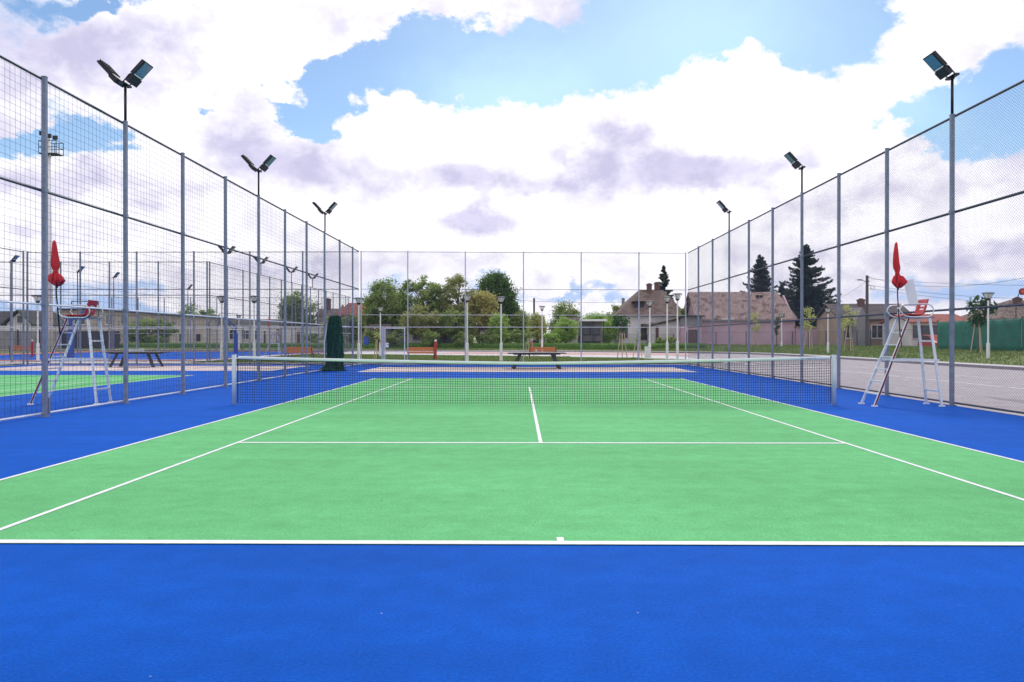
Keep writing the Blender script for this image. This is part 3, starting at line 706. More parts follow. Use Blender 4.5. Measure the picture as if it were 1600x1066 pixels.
# ------------------------------------------------------------------ umpire chairs (local: faces -x)
def frame(a, c):
    d = (Vector(c) - Vector(a)).normalized(); y = Vector((0, 1, 0)); x = y.cross(d).normalized(); y = d.cross(x)
    return Matrix.Translation(Vector(a)) @ Matrix((x, y, d)).transposed().to_4x4()
def make_chair():
    t = empty('umpire_chair', (0, 0, 0))
    def rail(x0, y0, x1, y1, m='alu', w=.045):
        b = MB(); a = Vector((x0, y0, .01)); c = Vector((x1, y1, 1.87)); d = (c - a); L_ = d.length
        b.box(0, 0, L_ / 2, .055, .028, L_, frame(a, c)); return b.build('leg', MT[m], t, bevel=.004)
    FX, TX, RX, RTX = -.70, .05, .70, .48; YB, YT = .33, .25
    for s in (-1, 1):
        l = rail(FX, s * YB, TX, s * YT)
        b = MB(); b.box(FX, s * YB, .015, .12, .05, .03); b.build('foot', MT['white'], l)
        if s < 0:
            b = MB(); a = Vector((FX, -YB - .016, .01)); c = Vector((TX, -YT - .016, 1.87)); d = c - a
            b.box(0, 0, d.length / 2, .032, .008, d.length * .98, frame(a, c)); b.build('stripe', MT['darkred'], l)
        l = rail(RX, s * YB, RTX, s * YT)
        b = MB(); b.box(RX, s * YB, .015, .12, .05, .03); b.build('foot', MT['white'], l)
        b = MB(); f = .97 / 1.87; xa = FX + (TX - FX) * f; xb = RX + (RTX - RX) * f; yy = s * (YB + (YT - YB) * f)
        b.box((xa + xb) / 2, yy + s * .03, .97, xb - xa + .12, .02, .045); b.build('side_brace', MT['alu'], t)
    for z in (.25, .51, .77, 1.03, 1.29, 1.55):
        f = z / 1.87; x = FX + (TX - FX) * f; y = YB + (YT - YB) * f
        b = MB(); b.box(x + .01, 0, z, .075, 2 * y - .03, .025); b.build('rung', MT['alu'], t)
    for z in (.32, 1.37):
        f = z / 1.87; x = RX + (RTX - RX) * f; y = YB + (YT - YB) * f
        b = MB(); b.box(x, 0, z, .05, 2 * y - .03, .035); b.build('rung', MT['alu'], t)
    b = MB(); b.box(.27, 0, 1.865, .62, .56, .025); b.build('platform', MT['galv'], t)
    for s in (-1, 1):
        pts = smooth_path([(-.17, s * .30, 2.02), (-.12, s * .30, 2.11), (0, s * .30, 2.14), (.25, s * .30, 2.145), (.46, s * .30, 2.13), (.54, s * .30, 2.01), (.46, s * .30, 1.885), (.25, s * .30, 1.875), (0.02, s * .30, 1.88), (-.12, s * .30, 1.94)], 4)
        b = MB(); b.tube(pts[:-1], .0125, 8, closed=True); b.build('armrest', MT['alu'], t, smooth=True)
    # seat shell: curved profile extruded across with slots in the back
    prof = smooth_path([(-.02, 1.895), (.12, 1.90), (.30, 1.895), (.40, 1.93), (.44, 2.03), (.49, 2.20), (.51, 2.25)], 5)
    b = MB(); n = len(prof); W_ = .215; seg = 8; vs = []
    for (x, z) in prof:
        for k in range(seg + 1):
            v = -1 + 2 * k / seg; e = abs(v) ** 3
            vs.append((x - .02 * e * (1 if z > 1.95 else 0), v * W_, z + .025 * e * (1 if z < 1.95 else 0)))
    fs = []
    for i in range(n - 1):
        for k in range(seg):
            if 2.02 < prof[i][1] < 2.16 and i % 2 == 0 and 2 <= k <= 5: continue
            fs.append((i * (seg + 1) + k, i * (seg + 1) + k + 1, (i + 1) * (seg + 1) + k + 1, (i + 1) * (seg + 1) + k))
    b.add(vs, fs); o = b.build('seat', MT['red'], t, smooth=True)
    md = o.modifiers.new('solid', 'SOLIDIFY'); md.thickness = .02
    b = MB()
    for s in (-1, 1): b.box(.2, s * .12, 1.885, .3, .03, .02)
    b.build('seat_bracket', MT['galv'], t)
    return t
def make_umbrella():
    t = empty('umbrella', (0, 0, 0))
    b = MB(); b.tube([(.05, 0, 1.45), (-.02, 0, 2.3), (-.03, 0, 3.3)], .016, 8); b.build('pole', MT['black'], t, smooth=True)
    b = MB(); b.box(.02, .02, 2.06, .06, .07, .05); b.box(.02, .02, 1.96, .05, .05, .04); b.build('clamp', MT['white'], t)
    def folded(rings, name, seed):
        rnd = random.Random(seed); b = MB(); n = 36; vs = []
        ph = [rnd.uniform(0, 6.3) for _ in range(3)]
        for (z, r, cx, amp) in rings:
            for k in range(n):
                a = 2 * PI * k / n; rr = r * (1 + amp * math.cos(6 * a + ph[0] + z) + amp * .8 * math.sin(3 * a + ph[1] + z * 6))
                vs.append((cx + rr * math.cos(a), rr * math.sin(a), z + (0 if amp < .3 else .05 * math.cos(6 * a + ph[0] + z))))
        m = len(rings)
        b.add(vs, [(i * n + k, i * n + (k + 1) % n, (i + 1) * n + (k + 1) % n, (i + 1) * n + k) for i in range(m - 1) for k in range(n)] + [tuple(range(n - 1, -1, -1)), tuple((m - 1) * n + k for k in range(n))])
        return b.build(name, MT['redcloth'], t, smooth=True)
    folded([(3.44, .012, -.06, 0), (3.40, .035, -.06, .1), (3.2, .055, -.06, .2), (3.0, .072, -.05, .22), (2.90, .075, -.04, .22), (2.83, .055, -.03, .18), (2.78, .040, -.03, .1), (2.74, .060, -.03, .22), (2.67, .095, -.02, .3), (2.60, .120, -.01, .36), (2.555, .130, 0, .42), (2.53, .105, 0, .42), (2.525, .03, 0, .3)], 'canopy', 4)
    b = MB()
    for k in range(5): b.tube([(-.03 + .03 * math.cos(k * 1.3), .03 * math.sin(k * 1.3), 2.79), (-.01 + .13 * math.cos(k * 1.3), .13 * math.sin(k * 1.3), 2.52)], .004, 4)
    b.tube([(0, 0, 2.52), (-.01, 0, 2.44)], .024, 8); b.build('ribs', MT['black'], t)
    b = MB(); b.tube([(-.03 + .052 * math.cos(a * .6283), .052 * math.sin(a * .6283), 2.78) for a in range(10)], .014, 6, closed=True); b.build('tie_strap', MT['red'], t, smooth=True)
    return t
c1 = make_chair(); place(c1, (8.12, 17.52, 0), 0); tag(c1, 'aluminium umpire ladder chair with red seat inside the near court at right', 'umpire chair', 'umpire chairs')
c2 = copy_tree(c1); place(c2, (-9.80, 17.82, 0), R(2), 'aluminium umpire ladder chair with red seat behind the left square netting fence')
c3 = copy_tree(c1); place(c3, (-23.9, 79, 0), R(5), 'tiny distant umpire chair on the blue sports court beyond the left court')
u1 = make_umbrella(); place(u1, (8.12 - .20, 17.52 - .31, 0), 0); u1.scale = (.8, .8, 1); tag(u1, 'folded red umbrella on black pole above the right umpire chair', 'umbrella', 'folded red umbrellas')
u2 = copy_tree(u1); place(u2, (-9.80 - .12, 17.82 - .33, 0.02), R(20), 'folded red umbrella on black pole above the umpire chair behind the left fence'); u2.scale = (.98, .98, 1.02)
u3 = copy_tree(u1); place(u3, (-24.1, 78.7, 0), 0, 'tiny folded red umbrella above the distant umpire chair')
b = MB(); b.box(0, 0, .27, .20, .012, .55, Matrix.Rotation(R(-12), 4, 'Y')); bo = b.build('score_board', MT['white'], bevel=.003)
bo.location = (8.26, 17.25, 2.12); tag(bo, 'plain white upright panel leaning on the armrest of the right umpire chair', 'panel')

# ------------------------------------------------------------------ rolled green netting
rnd = random.Random(12); t = empty('rolled_netting', (-8.15, 36.1, 0), 0, 'dark green netting bunched up against the left fence near the far corner', 'netting')
b = MB(); n = 48; rings = [(0.0, .46, .7), (.06, .42, .6), (.18, .36, .32), (.4, .33, .1), (.9, .33, 0), (1.4, .31, 0), (1.8, .29, .0), (2.1, .25, .0), (2.35, .20, 0), (2.44, .17, 0), (2.47, .05, 0)]
rr2 = smooth_path(rings, 5); vs = []
for (z, r, off) in rr2:
    for k in range(n):
        a = 2 * PI * k / n; f = 1 + .12 * math.sin(7 * a + 1.5 * math.sin(z * 2.3)) + .08 * math.sin(13 * a + z * 4) + rnd.uniform(-.10, .10)
        vs.append((r * f * math.cos(a) - off * .5 * (1 if math.cos(a) < 0 else 0.15), r * f * math.sin(a) * .8, max(0.004, z + rnd.uniform(-.015, .015))))
m = len(rr2); b.add(vs, [(i * n + k, i * n + (k + 1) % n, (i + 1) * n + (k + 1) % n, (i + 1) * n + k) for i in range(m - 1) for k in range(n)])
b.build('bundle', MT['netgreen'], t)
b = MB()
for i in range(2600):   # loose fringe of net cords
    a = rnd.uniform(0, 2 * PI); z = rnd.uniform(.02, 2.45); r = .31 * (1 if z < 1.8 else 1 - (z - 1.8) * .5) + (.2 * max(0, .3 - z))
    p = Vector((r * math.cos(a), r * math.sin(a) * .8, z)); q = p + Vector((math.cos(a) * rnd.uniform(0, .1) - .03, math.sin(a) * .08, rnd.uniform(-.18, .02)))
    q.z = max(.01, q.z); b.wire(p, q, .004)
b.build('loose_cords', MT['netgreen'], t)
b = MB(); b.tube([(-.43, -.1, .1), (-.45, -.12, 1.2), (-.36, -.1, 1.9)], .02, 6); b.build('tie_cord', MT['tape'], t)

# ------------------------------------------------------------------ table tennis tables
def make_table():
    t = empty('table_tennis_table', (0, 0, 0))
    b = MB(); b.box(0, 0, .74, 2.74, 1.525, .05); b.build('table_top', MT['table_dark'], t, bevel=.006)
    b = MB()
    b.box(0, -.757, .7665, 2.70, .02, .003); b.box(0, .757, .7665, 2.70, .02, .003); b.box(0, 0, .7665, 2.66, .006, .003)
    for x in (-1.36, 1.36): b.box(x, 0, .7665, .02, 1.525, .003)
    b.build('edge_lines', MT['white'], t)
    b = MB(); b.box(0, 0, .69, 2.2, 1.2, .05); b.build('underframe', MT['table_leg'], t)
    for sx in (-1, 1):
        for sy in (-1, 1):
            b = MB(); a = Vector((sx * 1.1, sy * .52, 0)); c = Vector((sx * .78, sy * .42, .68)); d = c - a; q = d.to_track_quat('Z', 'Y').to_matrix().to_4x4()
            b.box(0, 0, d.length / 2, .12, .11, d.length, Matrix.Translation(a) @ q); b.build('leg', MT['table_leg'], t)
    b = MB(); b.box(0, 0, .84, .008, 1.62, .14); b.build('table_net', MT['rail_pale'], t)
    return t
tt = make_table(); place(tt, (X(838, 39.2), 39.2, .004), R(2)); tag(tt, 'dark table tennis table on splayed legs at the far end of the near court', 'table', 'outdoor table tennis tables')
t2 = copy_tree(tt); place(t2, (X(211, 41.3), 41.3, .004), R(-1), 'dark table tennis table on splayed legs at the far end of the left neighbouring court')

# ------------------------------------------------------------------ benches, posts, lamps, hoops
def make_bench():
    t = empty('park_bench', (0, 0, 0)); W_ = 1.9
    for i, z in enumerate((.50, .61, .72, .81)):
        b = MB(); b.box(0, .22 + .035 * i, z, W_, .03, .085); b.build('back_slat', MT['orange_wood'], t, bevel=.006)
    for i in range(4):
        b = MB(); b.box(0, -.2 + .11 * i, .44, W_, .09, .03); b.build('seat_slat', MT['orange_wood'], t, bevel=.006)
    for s in (-1, 1):
        b = MB(); x = s * .9
        b.tube([(x, -.24, 0), (x, -.24, .415), (x, .2, .415), (x, .26, .5), (x, .37, .88)], .022, 6)
        b.tube([(x, .2, .415), (x, .28, 0)], .022, 6); b.build('frame', MT['black'], t)
    return t
bn = make_bench()
bl = [(658, 56, 0, 'orange slatted bench beside a red post on the lawn behind the far fence'), (848, 57, 0, 'orange slatted bench behind the table tennis table of the near court'),
      (468, 57.5, 0, 'orange slatted bench behind the left court, left of the green netting bundle'), (30, 70, 0.1, 'dull orange bench at far left beside a red post')]
for i, (px, Y, rz, lab) in enumerate(bl):
    o = bn if i == 0 else copy_tree(bn); place(o, (X(px, Y), Y, 0), PI + rz, lab); tag(o, lab, 'bench', 'orange benches')
def make_redpost():
    t = empty('red_post', (0, 0, 0))
    b = MB(); b.tube([(0, 0, 0), (0, 0, 1.25)], [.09, .08], 12); b.tube([(0, 0, .02), (0, 0, .1)], .15, 12); b.tube([(-.13, 0, 1.0), (.13, 0, 1.0)], .045, 8); b.build('body', MT['red'], t)
    b = MB(); b.tube([(0, 0, 1.25), (0, 0, 1.34), (0, 0, 1.38)], [.095, .08, .02], 12); b.build('cap', MT['white'], t)
    return t
rp = make_redpost()
for i, (px, Y, lab) in enumerate(((680.5, 58, 'narrow red post with pale cap at the right end of an orange bench'), (831, 88, 'narrow red post with pale cap left of a street lamp in the centre distance'), (46, 66, 'red post with pale cap between far left bench and white lamp pole'))):
    o = rp if i == 0 else copy_tree(rp); place(o, (X(px, Y), Y, 0)); tag(o, lab, 'post', 'red posts with pale caps')
def make_lamp():
    t = empty('street_lamp', (0, 0, 0)); H = 4.3
    b = MB(); b.tube([(0, 0, 0), (0, 0, .02)], .17, 12); b.tube([(0, 0, 0.02), (0, 0, 1.15), (0, 0, 1.2)], [.095, .095, .06], 12); b.tube([(0, 0, 1.2), (0, 0, H - .42)], .05, 10); b.build('pole', MT['white'], t, smooth=False)
    b = MB(); b.tube([(0, 0, H - .46), (0, 0, H - .40), (0, 0, H - .34)], [.07, .13, .14], 10); b.build('collar', MT['black'], t)
    b = MB(); b.tube([(0, 0, H - .34), (0, 0, H - .04)], [.10, .24], 12); b.build('diffuser', MT['lamp_glass'], t)
    b = MB(); b.tube([(0, 0, H - .04), (0, 0, H), (0, 0, H + .03)], [.34, .34, .18], 16); b.build('lamp_cap', MT['rail'], t)
    b = MB()
    for k in range(6):
        a = k * PI / 3; b.tube([(.13 * math.cos(a), .13 * math.sin(a), H - .36), (.325 * math.cos(a), .325 * math.sin(a), H - .03)], .012, 5)
    b.build('cage', MT['rail'], t)
    return t
lm = make_lamp()
lamps = [(560, 465, 564, 'white street lamp beside the far left corner post of the near court'), (594, 480, 556, 'shorter looking white street lamp right of the gate in front of the trees'),
 (730, 461, 564.5, 'white street lamp almost behind the third post of the far fence'), (783, 463.5, 564, 'white street lamp in front of the round dark tree'),
 (847, 478, 551, 'small distant white lamp above the bench behind the table'), (1015, 470.5, 560.8, 'white lamp in front of the hip roofed white house, left of a pair'),
 (1042, 463.5, 561.3, 'left lamp of the close pair before the brown roof'), (1058, 458.5, 561.3, 'right lamp of the close pair, tallest before the brown roof'),
 (1220, 490, 552.5, 'white lamp in front of the pink house'), (1292, 482, 558.5, 'white lamp below the large dark conifer'), (1540, 457.5, 570, 'white lamp in front of the green windbreak fence'),
 (55, 461.5, 565, 'white lamp at far left before the dark gabled house'), (345, 462, 564, 'white lamp left of the two seen through the left fence'), (396, 462, 564, 'white lamp right of the two seen through the left fence'),
 (270, 503, 546, 'tiny distant lamp in front of the long beige building'), (372, 492, 548.5, 'tiny distant lamp in front of the low white building')]
for i, (px, yt, yb, lab) in enumerate(lamps):
    Y = CAMH * 1280 / (yb - 530); zb = 0; 
    if px in (1220, 1292, 1540): Y = {1220: 83, 1292: 68, 1540: 46.5}[px]; zb = {1220: .08, 1292: .1, 1540: .125}[px]
    h = Z(yt, Y) - zb; o = lm if i == 0 else copy_tree(lm); x = X(px, Y)
    place(o, (x, Y, zb), 0, lab, 1); o.scale = (1, 1, h / 4.33); tag(o, lab, 'street lamp', 'funnel headed street lamps')
b = MB(); b.box(0, 0, .42, .42, .32, .84); b.box(0, 0, .86, .46, .36, .04); o = b.build('electric_cabinet', MT['white'], bevel=.01); o.location = (X(1010.5, 59), 58.6, 0)
tag(o, 'low white electric cabinet at the foot of a lamp before the white house', 'cabinet')
def make_hoop():
    t = empty('basketball_hoop', (0, 0, 0))
    b = MB(); b.box(-.45, 0, 1.0, .34, .34, 2.0); b.build('padding', MT['bluepad'], t, bevel=.03)
    b = MB(); b.box(-.45, 0, 2.3, .16, .16, .9); b.tube([(-.45, 0, 2.6), (0, .9, 3.3)], .07, 6); b.tube([(-.45, 0, 2.0), (0, .9, 3.0)], .05, 6); b.build('arm', MT['bluepad'], t)
    b = MB()
    for x in (-.9, .9): b.box(x, .95, 3.42, .05, .05, 1.1)
    for z in (2.9, 3.95): b.box(0, .95, z, 1.75, .05, .05)
    for x in (-.3, .3): b.box(x, .98, 3.25, .03, .02, .45)
    for z in (3.03, 3.47): b.box(0, .98, z, .57, .02, .03)
    b.build('backboard_frame', MT['rail'], t)
    b = MB(); b.tube([(.225 * math.cos(a * PI / 8), 1.35 + .225 * math.sin(a * PI / 8), 3.05) for a in range(16)], .012, 5, closed=True); b.build('rim', MT['orange_wood'], t)
    return t
hp = make_hoop(); place(hp, (-29.3, 54.0, 0)); tag(hp, 'basketball hoop with blue padded post at the near end of the distant sports court', 'basketball hoop', 'basketball hoops')
h2 = copy_tree(hp); place(h2, (-29.3, 83, 0), PI, 'basketball hoop with blue padded post at the far end of the distant sports court')
# floodlight mast far left
t = empty('stadium_mast', (X(72, 92), 92, 0), 0, 'very tall pale mast with caged platform behind the nearest left fence post', 'mast')
b = MB(); b.tube([(0, 0, 0), (0, 0, Z(215, 92))], [.48, .26], 12); b.build('pole', MT['white'], t, smooth=True)
b = MB(); H = Z(240, 92)
for z in (0, .7, 1.4): 
    b.tube([(-.7, -.7, H + z), (1.3, -.7, H + z), (1.3, .7, H + z), (-.7, .7, H + z)], .04, 5, closed=True)
for x in (-.7, -.2, .3, .8, 1.3):
    for y in (-.7, .7): b.tube([(x, y, H), (x, y, H + 1.4)], .035, 5)
b.box(.3, 0, H - .03, 2.0, 1.4, .06); b.build('platform', MT['rail'], t)
for i, (x, z) in enumerate(((-.3, 2.2), (.5, 1.9), (1.2, 1.7))):
    b = MB(); b.box(x, -.75, H + z, .5, .2, .45, None); b.tube([(x, -.7, H + 1.4), (x, -.7, H + z)], .04, 5); b.build('lamp_head', MT['black'], t)

# ------------------------------------------------------------------ trees
def leaf(vs, fs, c, size, rnd, flat=0.0):
    n = Vector((rnd.gauss(0, 1), rnd.gauss(0, 1), rnd.gauss(0, 1) + flat)).normalized()
    a = n.cross(Vector((rnd.gauss(0, 1), rnd.gauss(0, 1), rnd.gauss(0, 1)))).normalized(); b = n.cross(a)
    s = size * rnd.uniform(.6, 1.3); k = len(vs)
    vs += [tuple(c - a * s), tuple(c + b * s * .5), tuple(c + a * s), tuple(c - b * s * .5)]; fs.append((k, k + 1, k + 2, k + 3))
def tree(name, label, cat, x, y, zb, trunk_h, crown, mt, n=5000, size=.12, seed=1, clumps=40, spread=.9, trunk_r=.16, group=None, tight=0.22):
    """crown: list of (dx, dy, dz, rx, ry, rz) lobes relative to base"""
    rnd = random.Random(seed); t = empty(name, (x, y, zb), 0, label, cat, group)
    C_ = []; tot = sum(c[3] * c[5] for c in crown)
    for c in crown:
        for i in range(max(3, int(clumps * 1.5 * c[3] * c[5] / tot))):
            while True:
                v = Vector((rnd.uniform(-1, 1), rnd.uniform(-1, 1), rnd.uniform(-1, 1)))
                if .2 < v.length < 1: break
            v = v.normalized() * (v.length ** .5)
            C_.append((Vector((c[0] + v.x * c[3] * spread, c[1] + v.y * c[4] * spread, c[2] + v.z * c[5] * spread)), min(c[3], c[5]) * tight * rnd.uniform(.6, 1.5)))
    w = MB(); top = max(c[2] for c in crown)
    w.tube(smooth_path([(0, 0, -.1), (rnd.uniform(-.05, .05), 0, trunk_h * .5), (rnd.uniform(-.1, .1), rnd.uniform(-.1, .1), trunk_h), (rnd.uniform(-.2, .2), rnd.uniform(-.2, .2), top)], 3), [trunk_r * (1.15 - .85 * i / 9) for i in range(10)], 8)
    w.build('trunk', MT['bark'], t, smooth=True)
    w = MB(); 
    for i, (c, r) in enumerate(C_):
        if i % 2: continue
        f = rnd.uniform(.45, .95); st_ = Vector((0, 0, max(trunk_h * .7, min(top, c.z * f)) )); mid = st_.lerp(c, .5) + Vector((0, 0, rnd.uniform(-.1, .25) * c.length * .2))
        w.tube([st_, mid, c], [trunk_r * .38, trunk_r * .22, trunk_r * .06], 5, caps=False)
    w.build('limbs', MT['bark'], t)
    vs = []; fs = []
    per = int(n * 1.6) // len(C_)
    for c, r in C_:
        for i in range(per):
            d = Vector((rnd.gauss(0, 1), rnd.gauss(0, 1), rnd.gauss(0, .8)))
            leaf(vs, fs, c + d * r * .72, size, rnd, .6)
    b = MB(); b.v = vs; b.f = fs; b.build('crown', MT[mt], t)
    return t
def px_tree(name, label, cat, px0, px1, ytop, Y, mt, zb=.7, n=5000, size=.13, seed=1, lobes=None, crown_bottom=.15, **k):
    x = X((px0 + px1) / 2, Y); hw = (px1 - px0) / 2 * Y / 1280; H = Z(ytop, Y) - zb; rnd = random.Random(seed * 7)
    cr = [(0, 0, H * (.5 + crown_bottom / 2), hw * .85, hw * .8, H * (.5 - crown_bottom / 2))]
    for i in range(lobes or 4):
        a = rnd.uniform(0, 2 * PI); q = rnd.uniform(.4, .75)
        cr.append((math.cos(a) * hw * .5, math.sin(a) * hw * .5, H * rnd.uniform(.35, .78), hw * q * .7, hw * q * .7, H * q * .26))
    return tree(name, label, cat, x, Y, zb, H * .3, cr, mt, n, size, seed, **k)
px_tree('leafy_tree', 'loose mid green tree at the left end of the central tree row', 'tree', 554, 645, 439, 106, 'leaf_mid', n=12000, seed=2, clumps=85, size=.17, tight=.16)
px_tree('leafy_tree', 'tall open crowned tree with thin top left of centre', 'tree', 610, 702, 427, 108, 'leaf_mid', n=9000, seed=3, clumps=85, size=.17, tight=.13)
px_tree('leafy_tree', 'thin crowned brownish tree with see-through top, left of the round dark tree', 'tree', 676, 756, 426, 108, 'leaf_olive', n=7000, seed=4, clumps=85, size=.17, tight=.12)
px_tree('leafy_tree', 'yellow brown tree partly in front of the round dark tree', 'tree', 728, 780, 446, 103, 'leaf_brown', n=8000, seed=5, clumps=60, size=.15, crown_bottom=.05)
tree('round_tree', 'dense dark green tree with rounded egg shaped crown in the centre distance', 'tree', X(774, 112), 112, .6, 2.5,
     [(0, 0, 6.2, 2.75, 2.6, 3.9), (.7, 0, 4.3, 2.6, 2.4, 3.0), (-.1, 0, 7.6, 2.1, 2.0, 2.2)], 'leaf_dark', 22000, .17, 6, clumps=190, tight=.22, spread=.86)
px_tree('leafy_tree', 'low olive tree under the open crowned trees', 'tree', 622, 700, 480, 101, 'leaf_olive', n=9000, seed=7, clumps=50, size=.14, crown_bottom=.25)
px_tree('leafy_tree', 'low dark green tree under the brownish see-through tree', 'tree', 682, 742, 484, 100, 'leaf_mid', n=7000, seed=8, clumps=50, size=.14, crown_bottom=.25)
px_tree('shrub', 'bright green bush right of the yellow brown tree', 'shrub', 762, 800, 487, 99, 'leaf_bright', n=5000, seed=9, clumps=40, size=.12, crown_bottom=.1)
px_tree('shrub', 'dark bushy shrub below and right of the round dark tree', 'shrub', 790, 830, 482, 110, 'leaf_mid', n=5000, seed=10, clumps=40, size=.13, crown_bottom=.05)
px_tree('shrub', 'pale yellowish bush behind the small lamp right of centre', 'shrub', 824, 856, 488, 104, 'leaf_pale', n=2500, seed=11, clumps=30, size=.12, crown_bottom=.1)
px_tree('leafy_tree', 'green tree with thin top right of the small lamp', 'tree', 852, 912, 473, 110, 'leaf_mid', n=8000, seed=12, clumps=60, size=.15, crown_bottom=.1)
px_tree('shrub', 'bright green bush left of the open shelter', 'shrub', 862, 908, 496, 99, 'leaf_bright', n=6000, seed=13, clumps=45, size=.12, crown_bottom=.1)
px_tree('shrub', 'bright green bush rising behind the open shelter', 'shrub', 900, 968, 490, 104, 'leaf_bright', n=8000, seed=14, clumps=60, size=.13, crown_bottom=.05)
px_tree('leafy_tree', 'dark thin tree left of the hip roofed white house', 'tree', 940, 985, 478, 108, 'leaf_mid', n=5000, seed=15, clumps=40, size=.14, crown_bottom=.1)
px_tree('leafy_tree', 'broad green tree behind the low white building on the left', 'tree', 432, 500, 452, 130, 'leaf_mid', n=8000, seed=16, clumps=60, size=.18)
px_tree('leafy_tree', 'dark green tree rising over the roof of the long beige building', 'tree', 270, 345, 474, 205, 'leaf_mid', n=5000, seed=17, clumps=50, size=.25, crown_bottom=.1)
px_tree('leafy_tree', 'grey green tree standing before the long beige building', 'tree', 186, 278, 497, 110, 'leaf_mid', n=8000, seed=18, clumps=60, size=.15, crown_bottom=.1, zb=0)
px_tree('leafy_tree', 'dark tree beside the gabled house at far left', 'tree', 74, 108, 488, 135, 'leaf_mid', n=3500, seed=19, clumps=30, size=.2, crown_bottom=.1, zb=0)
px_tree('leafy_tree', 'pale yellow green tree right of the left building, before the red roof', 'tree', 500, 528, 487, 92, 'leaf_pale', n=2500, seed=20, clumps=24, size=.11, crown_bottom=.2, zb=0)
px_tree('leafy_tree', 'green tree under the red roof at the end of the left fence', 'tree', 528, 570, 492, 104, 'leaf_mid', n=5000, seed=21, clumps=40, size=.14, crown_bottom=.1)
px_tree('leafy_tree', 'thin dark tree behind the pink house beside the lamps', 'tree', 1052, 1074, 478, 101, 'leaf_mid', n=2500, seed=22, clumps=24, size=.13, crown_bottom=.1)
for i, (a, b_, yt, Y, m_) in enumerate(((600, 640, 520, 98, 'leaf_mid'), (655, 690, 518, 97, 'leaf_mid'), (700, 745, 520, 97, 'leaf_mid'), (745, 790, 516, 98, 'leaf_mid'), (795, 830, 514, 98, 'leaf_mid'), (845, 880, 520, 97, 'leaf_bright'), (1020, 1060, 526, 93, 'leaf_mid'), (470, 520, 520, 112, 'leaf_mid'), (566, 600, 514, 100, 'leaf_mid'))):
    px_tree('shrub', 'low garden shrub along the wire fence behind the lawn, number %s from the left' % ['three', 'four', 'five', 'six', 'seven', 'eight', 'nine', 'one', 'two'][i], 'shrub', a, b_, yt, Y, m_, n=2200, seed=40 + i, clumps=24, size=.11, crown_bottom=.0, trunk_r=.05, group='low shrubs along the garden fence')
def woods(label, px0, px1, Y, zb, h0, h1, n, mt, seed, size=.2):
    rnd = random.Random(seed); vs = []; fs = []; x0, x1 = X(px0, Y), X(px1, Y); K_ = int((x1 - x0) / 1.3)
    w = MB()
    for i in range(K_):
        cx = x0 + (x1 - x0) * (i + rnd.random()) / K_; cy = Y + rnd.uniform(-2, 6); h = rnd.uniform(h0, h1); r = rnd.uniform(.8, 1.5)
        for q in range(int(n / K_)):
            v = Vector((rnd.gauss(0, 1), rnd.gauss(0, 1), rnd.gauss(0, 1))).normalized() * rnd.random() ** .4
            leaf(vs, fs, Vector((cx + v.x * r, cy + v.y * r, zb + h * .52 + v.z * h * .5)), size, rnd, .4)
    b = MB(); b.v = vs; b.f = fs; o = b.build('distant_trees', MT[mt]); tag(o, label, 'trees', kind='stuff')
woods('mass of trees and garden bushes far behind the central tree row', 556, 985, 128, .5, 2.0, 5.2, 42000, 'leaf_mid', 5)
woods('mass of bushes far behind the left buildings', 60, 560, 190, 0, 3.0, 6.5, 26000, 'leaf_mid', 6, .3)
woods('mass of garden bushes far behind the tan house', 1296, 1640, 120, .5, 2.0, 4.8, 16000, 'leaf_olive', 7)
def conifer(label, px, ytop, hw_px, Y, zb, seed, n=120):
    rnd = random.Random(seed); H = Z(ytop, Y) - zb; W_ = hw_px * Y / 1280
    t = empty('conifer', (X(px, Y), Y, zb), 0, label, 'conifer', 'dark conifers behind the houses')
    b = MB(); b.tube([(0, 0, 0), (0, 0, H * .97)], [.28, .03], 8); b.build('trunk', MT['bark'], t)
    vs = []; fs = []; w = MB()
    for i in range(n):
        f = (i + rnd.random()) / n; z = H * (.08 + .91 * f); L_ = W_ * (1 - f) ** .78 * rnd.uniform(.6, 1.1) + .12; a = rnd.uniform(0, 2 * PI)
        d = Vector((math.cos(a), math.sin(a), 0)); rise = rnd.uniform(.05, .30)
        w.tube([(0, 0, z), tuple(d * L_ + Vector((0, 0, z + L_ * rise * .6)))], [.05, .01], 4, caps=False)
        m = int(34 * L_) + 18
        for k in range(m):
            q = rnd.uniform(.08, 1); side = rnd.uniform(-1, 1) * .28 * L_ * (1.1 - q); p = d * L_ * q + Vector((-d.y, d.x, 0)) * side + Vector((0, 0, z + L_ * rise * q * q - abs(side) * .3 - rnd.uniform(0, .22)))
            leaf(vs, fs, p, .16, rnd)
    w.build('branches', MT['bark'], t); b = MB(); b.v = vs; b.f = fs; b.build('needles', MT['needle'], t)
conifer('thin dark conifer behind the two chimneys of the hip roofed house', 1037, 414, 34, 116, .6, 1, 110)
conifer('dark conifer behind the roof ridge of the pink house', 1187, 397, 52, 112, .6, 2, 210)
conifer('largest dark conifer, right of the pink house', 1258, 381, 70, 106, .6, 3, 260)
conifer('short dark conifer between the two large conifers', 1222, 440, 34, 112, .6, 4, 120)
